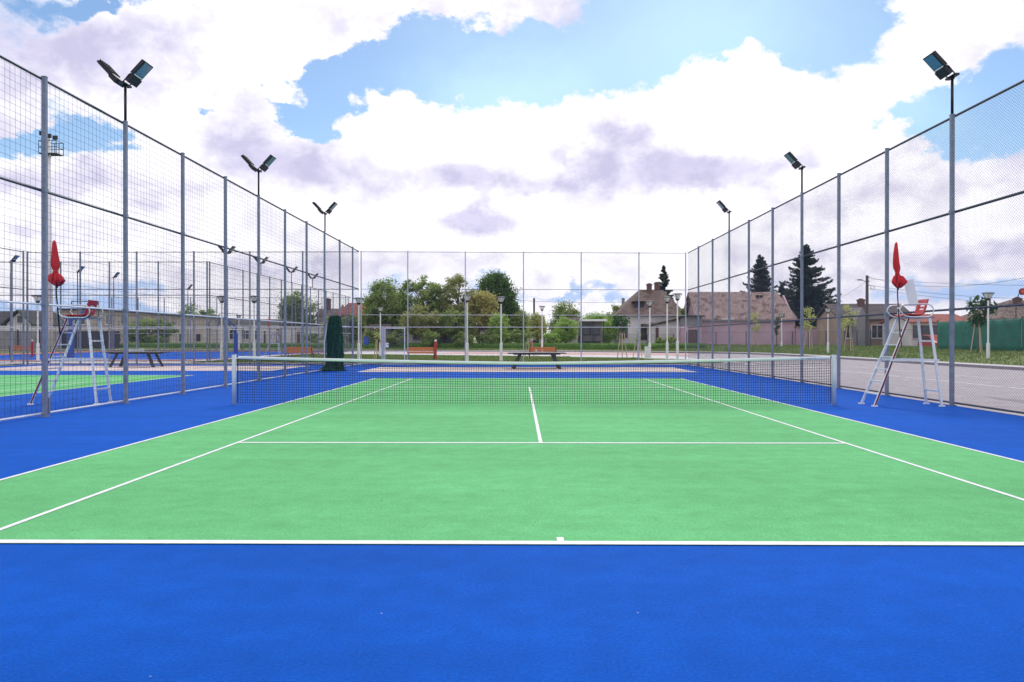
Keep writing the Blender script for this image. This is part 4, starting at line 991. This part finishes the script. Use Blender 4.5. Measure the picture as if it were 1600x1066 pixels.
# staked young trees
def young(label, px, Y, zb, ytop, ycb, wpx, mt, seed, stakes=3, n=260, size=.09, ystk=None):
    rnd = random.Random(seed); t = empty('young_tree', (X(px, Y), Y, zb), 0, label, 'tree', 'staked young trees')
    H = Z(ytop, Y) - zb; cb = Z(ycb, Y) - zb; hw = wpx * Y / 1280 / 2
    b = MB(); b.tube([(0, 0, 0), (.03, 0, H * .5), (0, 0, H * .92)], [.035, .03, .01], 6); b.build('trunk', MT['bark'], t)
    sh = min(H * .62, 1.9)
    for k in range(stakes):
        a = k * 2 * PI / 3 + .4; b = MB(); b.tube([(.42 * math.cos(a), .42 * math.sin(a), -.05), (.16 * math.cos(a), .16 * math.sin(a), sh)], .035, 6); b.build('stake', MT['wood'], t)
    if n:
        C_ = [(Vector((rnd.uniform(-.7, .7) * hw, rnd.uniform(-.7, .7) * hw, rnd.uniform(cb, H))), hw * .42) for _ in range(11)]; vs = []; fs = []
        w = MB()
        for c, r in C_:
            w.tube([(0, 0, max(sh * .6, c.z - .5)), tuple(c)], [.014, .004], 4, caps=False)
            for i in range(n // 11): leaf(vs, fs, c + Vector((rnd.gauss(0, 1), rnd.gauss(0, 1), rnd.gauss(0, 1))) * r * .5, size, rnd)
        w.build('twigs', MT['bark'], t); b = MB(); b.v = vs; b.f = fs; b.build('crown', MT[mt], t)
young('staked young tree with almost bare top in front of the gate', 590, 58, 0, 512, 530, 16, 'leaf_pale', 1, n=60)
young('staked young tree with pale stakes left of the near table tennis table', 827, 60, 0, 512, 530, 14, 'leaf_mid', 2, n=60)
young('staked young tree with large dark leaves in front of the white house windows', 972, 62, 0, 494, 514, 32, 'leaf_young', 3, n=330, size=.12)
young('staked young tree with few leaves left of the white electric cabinet', 996, 64, 0, 520, 535, 12, 'leaf_mid', 4, n=40)
young('staked young tree with pale leaves before the middle of the pink house', 1179, 84, .6, 490, 517, 16, 'leaf_pale', 5, n=330, size=.1)
young('small dark leaved young tree left of the lamp before the pink house', 1212, 84, .6, 496, 528, 13, 'leaf_young', 6, n=260, size=.11, stakes=1)
young('staked young tree with bright pale crown left of the lamp under the large conifer', 1262, 72, .55, 484, 512, 24, 'leaf_pale', 7, n=520, size=.09)
young('staked young tree with pale crown before the tan house', 1325, 66, .5, 480, 512, 26, 'leaf_pale', 8, n=620, size=.08)
young('staked young tree with large dark leaves before the green windbreak fence', 1524, 52, .45, 462, 506, 44, 'leaf_young', 9, n=620, size=.13)
# hedge along the far path
hd = MB(); rnd = random.Random(77); HP_ = smooth_path([(20, 88.5), (12, 90.5), (3, 95.0), (-8, 97.8), (-20, 99.5), (-45, 101.5), (-60, 102.5)], 6)
hb = profile_ribbon(HP_, [(-.75, 0.1), (-.8, .55), (-.6, .82), (.2, .86), (.7, .8), (.75, .3)], .05)
ht = empty('hedge', (0, 0, 0), 0, 'low clipped green hedge along the far path behind the lawn', 'hedge')
hb.build('core', MT['hedge'], ht)
vs = []; fs = []
for i in range(16000):
    k = rnd.randrange(len(HP_) - 1); p = Vector((*HP_[k], 0)).lerp(Vector((*HP_[k + 1], 0)), rnd.random()); q = rnd.random()
    if q < .55: leaf(vs, fs, p + Vector((rnd.uniform(-.1, .1), rnd.uniform(-.9, -.75), rnd.uniform(.1, .8))), .07, rnd)
    else: leaf(vs, fs, p + Vector((0, rnd.uniform(-.8, .7), .85 + rnd.uniform(-.05, .1))), .07, rnd)
b = MB(); b.v = vs; b.f = fs; b.build('leaves', MT['hedge'], ht)

# ------------------------------------------------------------------ buildings
def gable_roof(x0, y0, x1, y1, ze, zr, ov=.35, axis='x', hip0=0, hip1=0, th=.12):
    """two slopes (+hips); returns MB with thickness"""
    b = MB(); b.want_uv = True
    x0 -= ov; x1 += ov; y0 -= ov; y1 += ov
    if axis == 'x':
        ym = (y0 + y1) / 2; A, B = (x0 + hip0, ym, zr), (x1 - hip1, ym, zr); P = [(x0, y0, ze), (x1, y0, ze), (x1, y1, ze), (x0, y1, ze)]
        fs = [(P[0], P[1], B, A), (P[2], P[3], A, B), (P[1], P[2], B), (P[3], P[0], A)]
        if not hip0: fs = [f for f in fs if f != (P[3], P[0], A)]
        if not hip1: fs = [f for f in fs if f != (P[1], P[2], B)]
    else:
        xm = (x0 + x1) / 2; A, B = (xm, y0 + hip0, zr), (xm, y1 - hip1, zr); P = [(x0, y0, ze), (x1, y0, ze), (x1, y1, ze), (x0, y1, ze)]
        fs = [(P[1], P[2], B, A), (P[3], P[0], A, B)]
        if hip0: fs.append((P[0], P[1], A))
        if hip1: fs.append((P[2], P[3], B))
    for f in fs:
        b.poly(f)
        lo = [(p[0], p[1], p[2] - th) for p in f]; b.poly(lo[::-1]); m = len(f)
        for i in range(m): b.poly([f[i], f[(i + 1) % m], lo[(i + 1) % m], lo[i]][::-1])
    return b
def gable_walls(x0, y0, x1, y1, zb, ze, zr, axis='x', gable=True):
    b = MB()
    b.bb(x0, y0, zb, x1, y1, ze)
    if gable:
        if axis == 'x':
            ym = (y0 + y1) / 2
            for x, s in ((x0, 1), (x1, -1)):
                b.add([(x, y0, ze), (x, y1, ze), (x, ym, zr - .15), (x + s * .2, y0, ze), (x + s * .2, y1, ze), (x + s * .2, ym, zr - .15)], [(0, 1, 2), (5, 4, 3), (0, 2, 5, 3), (1, 4, 5, 2)])
        else:
            xm = (x0 + x1) / 2
            for y, s in ((y0, 1), (y1, -1)):
                b.add([(x0, y, ze), (x1, y, ze), (xm, y, zr - .15), (x0, y + s * .2, ze), (x1, y + s * .2, ze), (xm, y + s * .2, zr - .15)], [(0, 1, 2), (5, 4, 3), (0, 2, 5, 3), (1, 4, 5, 2)])
    return b
def window(t, xc, y, zc, w, h, axis='y', fm='white', name='window'):
    """window in a wall facing -y (axis y) or +x (axis x)"""
    b = MB(); f = .07
    def bx(a, c, sw, sh, pr, th):
        if axis == 'y': b.box(a, y - pr, c, sw, th, sh)
        else: b.box(y + pr, a, c, th, sw, sh)
    for s in (-1, 1): bx(xc + s * (w / 2 + f / 2), zc, f, h + 2 * f, .02, .08)
    for s in (-1, 1): bx(xc, zc + s * (h / 2 + f / 2), w, f, .02, .08)
    bx(xc, zc, .05, h, .015, .05)
    o = b.build(name, MT[fm], t); b = MB(); bx(xc, zc, w, h, .004, .02); b.build('pane', MT['glass'], o)
    b = MB(); bx(xc, zc - h / 2 - f - .03, w + .3, .06, .05, .14); b.build('sill', MT['concrete'], o)
    return o
def chimney(rf, x, y, z0, z1, w=.55):
    b = MB(); b.box(x, y, (z0 + z1) / 2, w, w, z1 - z0); b.box(x, y, z1 - .12, w + .14, w + .14, .14); b.box(x, y, z1 + .04, w * .6, w * .6, .1); b.build('chimney', MT['brick'], rf)
# pink house
t = empty('house', (0, 0, 0), 0, 'pink walled house with broad faded tile roof behind the right fence', 'house')
Yh = 96; x0, x1 = X(1093, Yh), X(1241, Yh)
gable_walls(x0, Yh, x1, Yh + 8, .5, 3.7, 6.9, 'x').build('wall', MT['pinkwall'], t)
rf = gable_roof(x0 - .3, Yh, x1, Yh + 8, 3.72, 7.15, .3, 'x', 0, 1.2).build('roof', MT['roof_pink'], t)
b = MB(); b.bb(x0 - .5, Yh - .42, 3.52, x1 + .3, Yh - .3, 3.64); b.build('gutter', MT['greywall'], t)
b = MB(); b.bb(X(1126, Yh), Yh - .3, 3.66, X(1145, Yh), Yh - .45, 3.85); b.build('snow_board', MT['whitewall'], t)
for px in (1182.5, 1188.5):
    b = MB(); b.box(X(px, Yh + 3), Yh + 3.2, 6.6, .32, .5, .22); b.build('roof_vent', MT['black'], rf)
t = empty('shed', (0, 0, 0), 0, 'small grey wing with brown garage door at the left end of the pink house', 'shed')
xa, xb = X(1073, 94.5), X(1096, 94.5)
b = MB(); b.bb(xa, 94.5, .5, xb, 99, 2.9); b.build('wall', MT['pinkwall'], t)
b = MB(); b.bb(xa, 94.44, 2.9, xb, 99, 4.0); b.build('upper_wall', MT['greywall'], t)
b = MB(); b.bb(xa - .3, 94.0, 4.0, xb + .2, 99, 4.14); b.build('roof', MT['roof_grey'], t)
b = MB(); b.bb(X(1075, 94.4), 94.42, .6, X(1091, 94.4), 94.5, 2.5); b.build('garage_door', MT['brown'], t)
# pink garden wall
t = empty('garden_wall', (0, 0, 0), 0, 'low pink garden wall with tile coping right of the pink house', 'wall')
b = MB(); b.bb(X(1243, 95), 95, .5, X(1305, 95), 95.3, 2.75); b.build('wall', MT['pinkwall'], t)
b = MB(); b.want_uv = True; b.bb(X(1241, 95), 94.8, 2.75, X(1307, 95), 95.5, 2.9); b.build('coping', MT['roof_brown'], t)
# white hip roofed house
Yh = 103; x0, x1 = X(968, Yh), X(1066, Yh)
t = empty('house', (0, 0, 0), 0, 'old white house with steep mossy brown hip roof and two chimneys', 'house')
b = MB(); b.bb(x0, Yh, .4, x1, Yh + 9, 4.4); b.build('wall', MT['whitewall'], t)
rf = gable_roof(x0, Yh, x1, Yh + 9, 4.45, Z(453, Yh + 4.5), .5, 'x', 3.6, 2.2).build('roof', MT['roof_brown'], t)
chimney(rf, X(1014, Yh + 4), Yh + 4, 6.5, Z(444, Yh + 4), .6); chimney(rf, X(1026, Yh + 5), Yh + 5, 6.5, Z(442, Yh + 5), .6)
b = MB(); xm = X(998, Yh + 1.2); b.bb(xm - .55, Yh + .9, 4.6, xm + .55, Yh + 3.2, 6.1); dm = b.build('dormer', MT['darkwall'], rf)
b = MB(); b.bb(xm - .85, Yh + .6, 6.1, xm + .85, Yh + 3.6, 6.22); b.build('dormer_roof', MT['roof_brown'], dm)
for px in (966.5 + 4, 977): window(t, X(px, Yh), Yh, 2.35, .45, 1.5, fm='frame')
window(t, X(1006, Yh), Yh, 2.3, .7, 1.9, fm='frame'); window(t, X(1019, Yh), Yh, 3.0, .5, .8, fm='frame')
t = empty('shed', (0, 0, 0), 0, 'lean-to shed with dark sloping roof right of the old white house', 'shed')
xa, xb = X(1018, 99), X(1069, 99)
b = MB(); b.add([(xa, 99, .4), (xb, 99, .4), (xb, 99, 3.9), (xa, 99, 3.0), (xa, 102.9, .4), (xb, 102.9, .4), (xb, 102.9, 3.9), (xa, 102.9, 3.0)], [(0, 1, 2, 3), (7, 6, 5, 4), (1, 5, 6, 2), (4, 0, 3, 7)]); b.build('wall', MT['whitewall'], t)
b = MB(); b.want_uv = True; b.add([(xa - .5, 98.5, 2.95), (xb + .2, 98.5, 4.05), (xb + .2, 102.9, 4.05), (xa - .5, 102.9, 2.95), (xa - .5, 98.5, 3.1), (xb + .2, 98.5, 4.2), (xb + .2, 102.9, 4.2), (xa - .5, 102.9, 3.1)], [(3, 2, 1, 0), (4, 5, 6, 7), (0, 1, 5, 4), (1, 2, 6, 5), (2, 3, 7, 6), (3, 0, 4, 7)]); b.build('roof', MT['roof_grey'], t)
b = MB()
for k in range(10): b.box(X(1031 + 3.6 * k, 98.8), 98.93, 1.6, .25, .04, 2.0)
b.build('board_gate', MT['whitewall'], t)
b = MB(); b.bb(X(1024, 99), 98.9, .4, X(1028.5, 99), 99, 2.9); b.build('post', MT['brown'], t)
# open shelter
t = empty('shelter', (0, 0, 0), 0, 'small open shelter with white flat roof before the bushes', 'shelter')
xa, xb = X(909, 98), X(944, 98)
b = MB(); b.bb(xa - .1, 97.6, 3.55, xb + .3, 100.5, 3.78); b.build('roof', MT['white'], t)
b = MB(); b.bb(xa, 100.1, .5, xb, 100.2, 3.55); b.build('back_panel', MT['greywall'], t)
b = MB(); b.bb(xa + .25, 100.0, 1.9, xb - .3, 100.09, 2.9); b.build('window', MT['glass'], t)
for x in (xa + .06, xb - .06, (xa + xb) / 2):
    b = MB(); b.bb(x - .06, 98, .5, x + .06, 98.12, 3.55); b.build('post', MT['rail'], t)
b = MB(); b.bb(xa + .3, 99.4, 1.0, xb - .3, 99.9, 1.15); b.build('bench_board', MT['rail'], t)
# small white building among the bushes
t = empty('house', (0, 0, 0), 0, 'small pale building with one dark window left of the shelter', 'house')
xa, xb = X(878, 103), X(903, 103)
b = MB(); b.bb(xa, 103, .4, xb, 107, 3.0); b.build('wall', MT['whitewall'], t); window(t, X(895, 103), 103, 2.0, .6, .7, fm='frame')
gable_roof(xa, 103, xb, 107, 3.0, 4.2, .3, 'x').build('roof', MT['roof_grey'], t)
# tan house
Yh = 86; t = empty('house', (0, 0, 0), 0, 'tan walled house with long grey brown roof behind the utility pole', 'house')
x0, x1 = X(1312, Yh), X(1424, Yh)
gable_walls(x0, Yh, x1, Yh + 7, .5, 3.5, 5.0, 'x').build('wall', MT['tanwall'], t)
rf = gable_roof(x0, Yh, x1, Yh + 7, 3.5, 5.25, .35, 'x').build('roof', MT['roof_grey'], t)
chimney(rf, X(1343, Yh + 3), Yh + 3, 4.4, Z(468, Yh + 3), .6)
b = MB(); xg0, xg1 = X(1335, Yh - 1), X(1353, Yh - 1); b.bb(xg0, Yh - 1.2, .5, xg1, Yh, 3.4)
b.add([(xg0, Yh - 1.2, 3.4), (xg1, Yh - 1.2, 3.4), ((xg0 + xg1) / 2, Yh - 1.2, 4.7), (xg0, Yh + 2, 3.4), (xg1, Yh + 2, 3.4), ((xg0 + xg1) / 2, Yh + 2, 4.7)], [(0, 1, 2), (1, 4, 5, 2), (3, 0, 2, 5)]); b.build('porch', MT['greywall'], t)
for px, w_ in ((1325, .9), (1368, 1.1), (1395, 1.0), (1411, .7)): window(t, X(px, Yh), Yh, 2.2, w_, 1.3, fm='white')
# house behind conifer
t = empty('house', (0, 0, 0), 0, 'brown gabled roof showing behind the large conifer', 'house')
x0, x1 = X(1262, 104), X(1303, 104)
gable_walls(x0, 110, x1, 118, .5, 4.2, 6.9, 'x').build('wall', MT['tanwall'], t); gable_roof(x0, 110, x1, 118, 4.2, Z(462, 114), .3, 'x').build('roof', MT['roof_brown'], t)
# low house with red roof right
t = empty('house', (0, 0, 0), 0, 'pale low house with dark red roof left of the green windbreak fence', 'house')
x0, x1 = X(1420, 78), X(1510, 78)
gable_walls(x0, 78, x1, 84, .5, Z(503, 78), Z(492, 81), 'x').build('wall', MT['whitewall'], t); gable_roof(x0, 78, x1, 84, Z(503, 78), Z(491, 81), .3, 'x').build('roof', MT['roof_red'], t)
for px in (1431, 1446, 1462): window(t, X(px, 78), 78, 2.1, .8, 1.1, fm='frame')
t = empty('house', (0, 0, 0), 0, 'house with broad brown hip roof rising over the green fence at far right', 'house')
x0, x1 = X(1562, 74), X(1680, 74)
b = MB(); b.bb(x0, 74, .5, x1, 82, Z(498, 74)); b.build('wall', MT['whitewall'], t)
rf = gable_roof(x0, 74, x1, 82, Z(498, 74), Z(469, 78), .5, 'x', 3.5, 3.0).build('roof', MT['roof_brown'], t)
chimney(rf, X(1585, 77), 77, 4.0, Z(466, 77), .5)
# red roofed house centre-left
t = empty('house', (0, 0, 0), 0, 'house with orange red tiled roof left of the central trees', 'house')
x0, x1 = X(526, 125), X(572, 125)
gable_walls(x0, 125, x1, 132, .3, Z(493, 125), Z(474, 128), 'x').build('wall', MT['tanwall'], t); rf = gable_roof(x0, 125, x1, 132, Z(493, 125), Z(473, 128), .4, 'x', 1.5, 0).build('roof', MT['roof_red'], t)
window(t, X(540, 125), 125, 2.6, .9, 1.2)
t = empty('house', (0, 0, 0), 0, 'house with dark red roof and tall dark chimney left of the orange red roof', 'house')
x0, x1 = X(494, 130), X(530, 130)
gable_walls(x0, 130, x1, 137, .3, Z(494, 130), Z(482, 133), 'x').build('wall', MT['beigewall'], t); rf = gable_roof(x0, 130, x1, 137, Z(494, 130), Z(482, 133), .3, 'x').build('roof', MT['roof_brown'], t)
chimney(rf, X(512, 133), 133, Z(486, 133), Z(467, 133), .8)
# long beige building
t = empty('long_building', (0, 0, 0), 0, 'long two storey dirty beige building beyond the left court', 'building')
b = MB(); b.bb(-71, 126, 0, -65, 185, 5.9); b.build('wall', MT['beigewall'], t)
b = MB(); b.bb(-71.4, 125.6, 5.9, -64.5, 185.4, 6.15); b.build('roof', MT['roof_grey'], t)
for px in (166, 190, 217, 258, 293, 322, 340):
    Yw = 65 * 1280 / (812 - px)
    window(t, Yw, -65, 4.5, 1.9, 1.5, axis='x')
for px in (180, 205, 243, 282, 308):
    Yw = 65 * 1280 / (812 - px); window(t, Yw, -65, 1.7, 2.0, 1.4, axis='x', fm='frame')
window(t, -68, 126, 4.4, 1.6, 1.4, fm='white')
t = empty('low_building', (0, 0, 0), 0, 'low white flat roofed building with square dark windows left of the broad tree', 'building')
x0, x1 = X(340, 122), X(436, 122)
b = MB(); b.bb(x0, 122, 0, x1, 132, Z(506, 122)); b.build('wall', MT['whitewall'], t)
b = MB(); b.bb(x0 - .3, 121.6, Z(506, 122), x1 + .3, 132.3, Z(499, 122)); b.build('roof_band', MT['greywall'], t)
for px in (363, 382, 400): window(t, X(px, 122), 122, 2.1, 1.05, 1.35, fm='white')
b = MB(); b.bb(X(431, 122), 121.93, 0, X(435, 122), 122, 2.9); b.build('door', MT['darkwall'], t)
b = MB(); b.bb(X(411, 122), 121.93, 0, X(414, 122), 122, 2.7); b.build('door', MT['brown'], t)
t = empty('low_building', (0, 0, 0), 0, 'low greyish outbuilding with brown doors between white building and green netting', 'building')
x0, x1 = X(440, 118), X(500, 118)
b = MB(); b.bb(x0, 118, 0, x1, 125, Z(509, 118)); b.build('wall', MT['whitewall'], t)
b = MB(); b.bb(x0 - .3, 117.6, Z(509, 118), x1 + .3, 125.3, Z(506, 118)); b.build('roof', MT['roof_brown'], t)
for px in (463, 470): 
    b = MB(); b.bb(X(px, 118), 117.93, 0, X(px + 5, 118), 118, 2.6); b.build('door', MT['brown'], t)
window(t, X(488, 118), 118, 1.8, 1.0, 1.0)
# gabled house far left
t = empty('house', (0, 0, 0), 0, 'white gabled house with dark slate roof at the far left edge', 'house')
x0, x1 = X(6, 110), X(44, 110)
gable_walls(x0, 110, x1, 118, 0, Z(506, 110), Z(486, 110), 'y').build('wall', MT['whitewall'], t); gable_roof(x0, 110, x1, 118, Z(507, 110), Z(484, 110), .5, 'y').build('roof', MT['roof_slate'], t)
window(t, X(28, 110), 110, Z(499, 110), .7, .8, fm='frame'); window(t, X(18, 110), 110, 1.6, 1.0, 1.2, fm='frame'); window(t, X(36, 110), 110, 1.6, 1.0, 1.2, fm='frame')
t = empty('house', (0, 0, 0), 0, 'low dark roofed house wing cut by the left edge of the picture', 'house')
x0, x1 = X(-60, 124), X(4, 124)
gable_walls(x0, 124, x1, 132, 0, Z(506, 124), Z(486, 128), 'x').build('wall', MT['whitewall'], t); gable_roof(x0, 124, x1, 132, Z(506, 124), Z(486, 128), .4, 'x').build('roof', MT['roof_slate'], t)
# dark boarded fences at left
t = empty('board_fence', (0, 0, 0), 0, 'dark boarded fence behind the distant sports court at left', 'fence')
for (a, c, m_) in ((-10, 92, 'greywall'), (94, 184, 'darkwall')):
    x0, x1 = X(a, 100), X(c, 100); n = int((x1 - x0) / 2.4)
    for i in range(n):
        b = MB(); w_ = (x1 - x0) / n
        for k in range(8): b.box(x0 + w_ * i + w_ * (k + .5) / 8, 100 + (.02 if k % 2 else 0), 1.25, w_ / 8 - .015, .03, 2.3)
        b.build('board_panel', MT[m_], t)
        b = MB(); b.box(x0 + w_ * i, 99.9, 1.3, .12, .12, 2.6); b.build('post', MT['rail'], t)
for i, (pa, pb, Y, h, mm, rm, lab) in enumerate(((584, 612, 104, 2.2, 'greywall', 'roof_grey', 'low grey garden shed seen through the gate'), (642, 668, 105, 2.4, 'whitewall', 'roof_pink', 'small pale garden shed with faded roof behind the first orange bench'), (690, 716, 106, 2.0, 'greywall', 'roof_brown', 'low garden shed between the open tree and the brownish tree'), (752, 772, 105, 2.1, 'whitewall', 'roof_grey', 'small pale shed under the yellow brown tree'))):
    t = empty('shed', (0, 0, 0), 0, lab, 'shed'); xa, xb = X(pa, Y), X(pb, Y)
    b = MB(); b.bb(xa, Y - 3, .5, xb, Y, .5 + h); b.build('wall', MT[mm], t)
    gable_roof(xa, Y - 3, xb, Y, .5 + h, 1.1 + h, .25, 'x').build('roof', MT[rm], t)
    window(t, (xa + xb) / 2, Y - 3, 1.7, .7, .6, fm='frame')
# utility poles and wires
t = empty('utility_pole', (X(1352.5, 76), 76, .6), 0, 'thick weathered utility pole with small lamp arm before the tan house', 'utility pole')
H = Z(431, 76) - .6; b = MB(); b.tube([(0, 0, 0), (0, 0, H)], [.17, .12], 10); b.build('pole', MT['polewood'], t)
b = MB(); b.tube([(0, 0, H - .6), (-.35, -.1, H - .5), (-.65, -.2, H - .45)], .03, 6); b.build('lamp_arm', MT['rail'], t)
b = MB(); b.box(-.75, -.2, H - .42, .42, .14, .12, Matrix.Translation((0, 0, 0))); b.build('lamp_head', MT['galv'], t, bevel=.02)
b = MB()
for z in (H - .15, H - .55, H - .9): b.box(.16, 0, z, .14, .08, .08)
b.tube([(.5 + .2 * math.cos(a * .5236), 0, H - 1.15 + .2 * math.sin(a * .5236)) for a in range(12)], .018, 5, closed=True)
b.build('insulators', MT['rail'], t)
def cable(label, a, c, sagz, r=.013):
    a = Vector(a); c = Vector(c); pts = []
    for i in range(25):
        f = i / 24; p = a.lerp(c, f); p.z -= sagz * 4 * f * (1 - f); pts.append(p)
    b = MB(); b.tube(pts, r, 5); o = b.build('overhead_cable', MT['black']); tag(o, label, 'cable'); return o
px0 = X(1352.5, 76); zt = .6 + H
cable('upper overhead cable from the utility pole to the right edge', (px0 + .2, 76, zt - .15), (X(1640, 50), 50, Z(425, 50)), .9)
cable('second overhead cable from the utility pole, nearly level', (px0 + .2, 76, zt - .3), (X(1640, 66), 66, Z(447, 66)), .15)
cable('lower overhead cable from the utility pole passing behind the right umpire chair', (px0 + .2, 76, zt - .9), (X(1640, 66), 66, Z(468, 66)), .3)
cable('lowest overhead cable from the utility pole', (px0 + .2, 76, zt - 1.2), (X(1640, 70), 70, Z(480, 70)), .2)
cable('overhead cable running down left from the utility pole', (px0 - .1, 76, zt - .6), (X(1270, 120), 120, Z(480, 120)), .4)
t = empty('utility_pole', (X(834.5, 112), 112, .6), 0, 'thin dark pole standing up over the bushes right of the round tree', 'utility pole')
H = Z(466, 112) - .6; b = MB(); b.tube([(0, 0, 0), (0, 0, H)], .13, 8); b.build('pole', MT['polewood'], t); b = MB(); b.box(0, 0, H - .1, .3, .1, .1); b.build('crossarm', MT['polewood'], t)
cable('thin overhead cable crossing the sky between the trees', (X(768, 112), 112, Z(466, 112)), (X(975, 120), 120, Z(472, 120)), .3, .02)
b = MB(); b.tube([(0, 0, 0), (0, 0, Z(466, 115) - .6)], [.3, .22], 8); o = b.build('chimney_stack', MT['greywall']); o.location = (X(973.5, 115), 115, .6); tag(o, 'pale thin stack rising left of the hip roofed house', 'chimney')
t = empty('round_sign', (X(1583, 56), 56, .5), 0, 'round red disc on a curved grey arm at the far right edge', 'sign')
H = Z(463, 56) - .5; x_ = X(1593, 56) - X(1583, 56)
b = MB(); b.tube(smooth_path([(0, 0, 0), (0, 0, H * .75), (.02, 0, H * .88), (.2, 0, H + .15), (x_, 0, H + .28)], 4), .03, 6); b.build('arm', MT['rail'], t)
b = MB(); b.tube([(x_, -.02, H + .3), (x_, .05, H + .3)], .23, 20); b.build('disc', MT['darkred'], t)
b = MB(); b.tube([(x_, -.03, H + .3), (x_, -.02, H + .3)], .17, 20); b.build('disc_face', MT['redcloth'], t)
b = MB(); b.tube([(x_, -.04, H + .3), (x_, -.031, H + .3)], .09, 12); b.build('hub', MT['orange_wood'], t)
# parked cars half hidden behind the fence
def car(label, px, Y, rz, m, zb=.65):
    t = empty('parked_car', (X(px, Y), Y, zb), rz, label, 'car')
    prof = [(-2.1, .3), (-2.15, .75), (-1.7, .9), (-1.1, 1.0), (-.5, 1.42), (.9, 1.45), (1.6, 1.0), (2.1, .9), (2.15, .35)]
    def shell(prof, w):
        b = MB(); n = len(prof); b.add([(x, -w, z) for x, z in prof] + [(x, w, z) for x, z in prof], [tuple(range(n)), tuple(range(2 * n - 1, n - 1, -1))] + [(i, n + i, n + (i + 1) % n, (i + 1) % n) for i in range(n)]); return b
    shell(prof, .85).build('body', m, t, bevel=.05)
    for s in (-1, 1):
        b = MB(); b.add([(-.98, s * .86, 1.0), (-.45, s * .86, 1.35), (.82, s * .86, 1.37), (1.35, s * .86, 1.0)], [(0, 1, 2, 3)]); b.build('window', MT['glass'], t)
        for x in (-1.35, 1.35):
            b = MB(); b.tube([(x, s * .72, .31), (x, s * .9, .31)], .31, 16); wv = b.build('tyre', MT['tyre'], t)
            b = MB(); b.tube([(x, s * .89, .31), (x, s * .91, .31)], .18, 10); b.build('rim', MT['galv'], wv)
car('white car half hidden behind the shrubs near the centre', 851, 106, 0, MT['carpaint'])
car('silver grey car half hidden under the trees left of centre', 626, 106, 0, MT['carpaint_grey'])
car('red car end showing just left of the green windbreak fence', 1460, 74, PI / 2 - .1, MT['carred'], .35)
b = MB(); b.box(0, 0, .45, .5, .5, .9); b.box(0, 0, .93, .56, .56, .08); o = b.build('waste_bin', MT['bluepad'], bevel=.02); o.location = (X(573, 97), 96.6, .7); tag(o, 'small blue waste bin seen through the far corner of the court', 'bin')
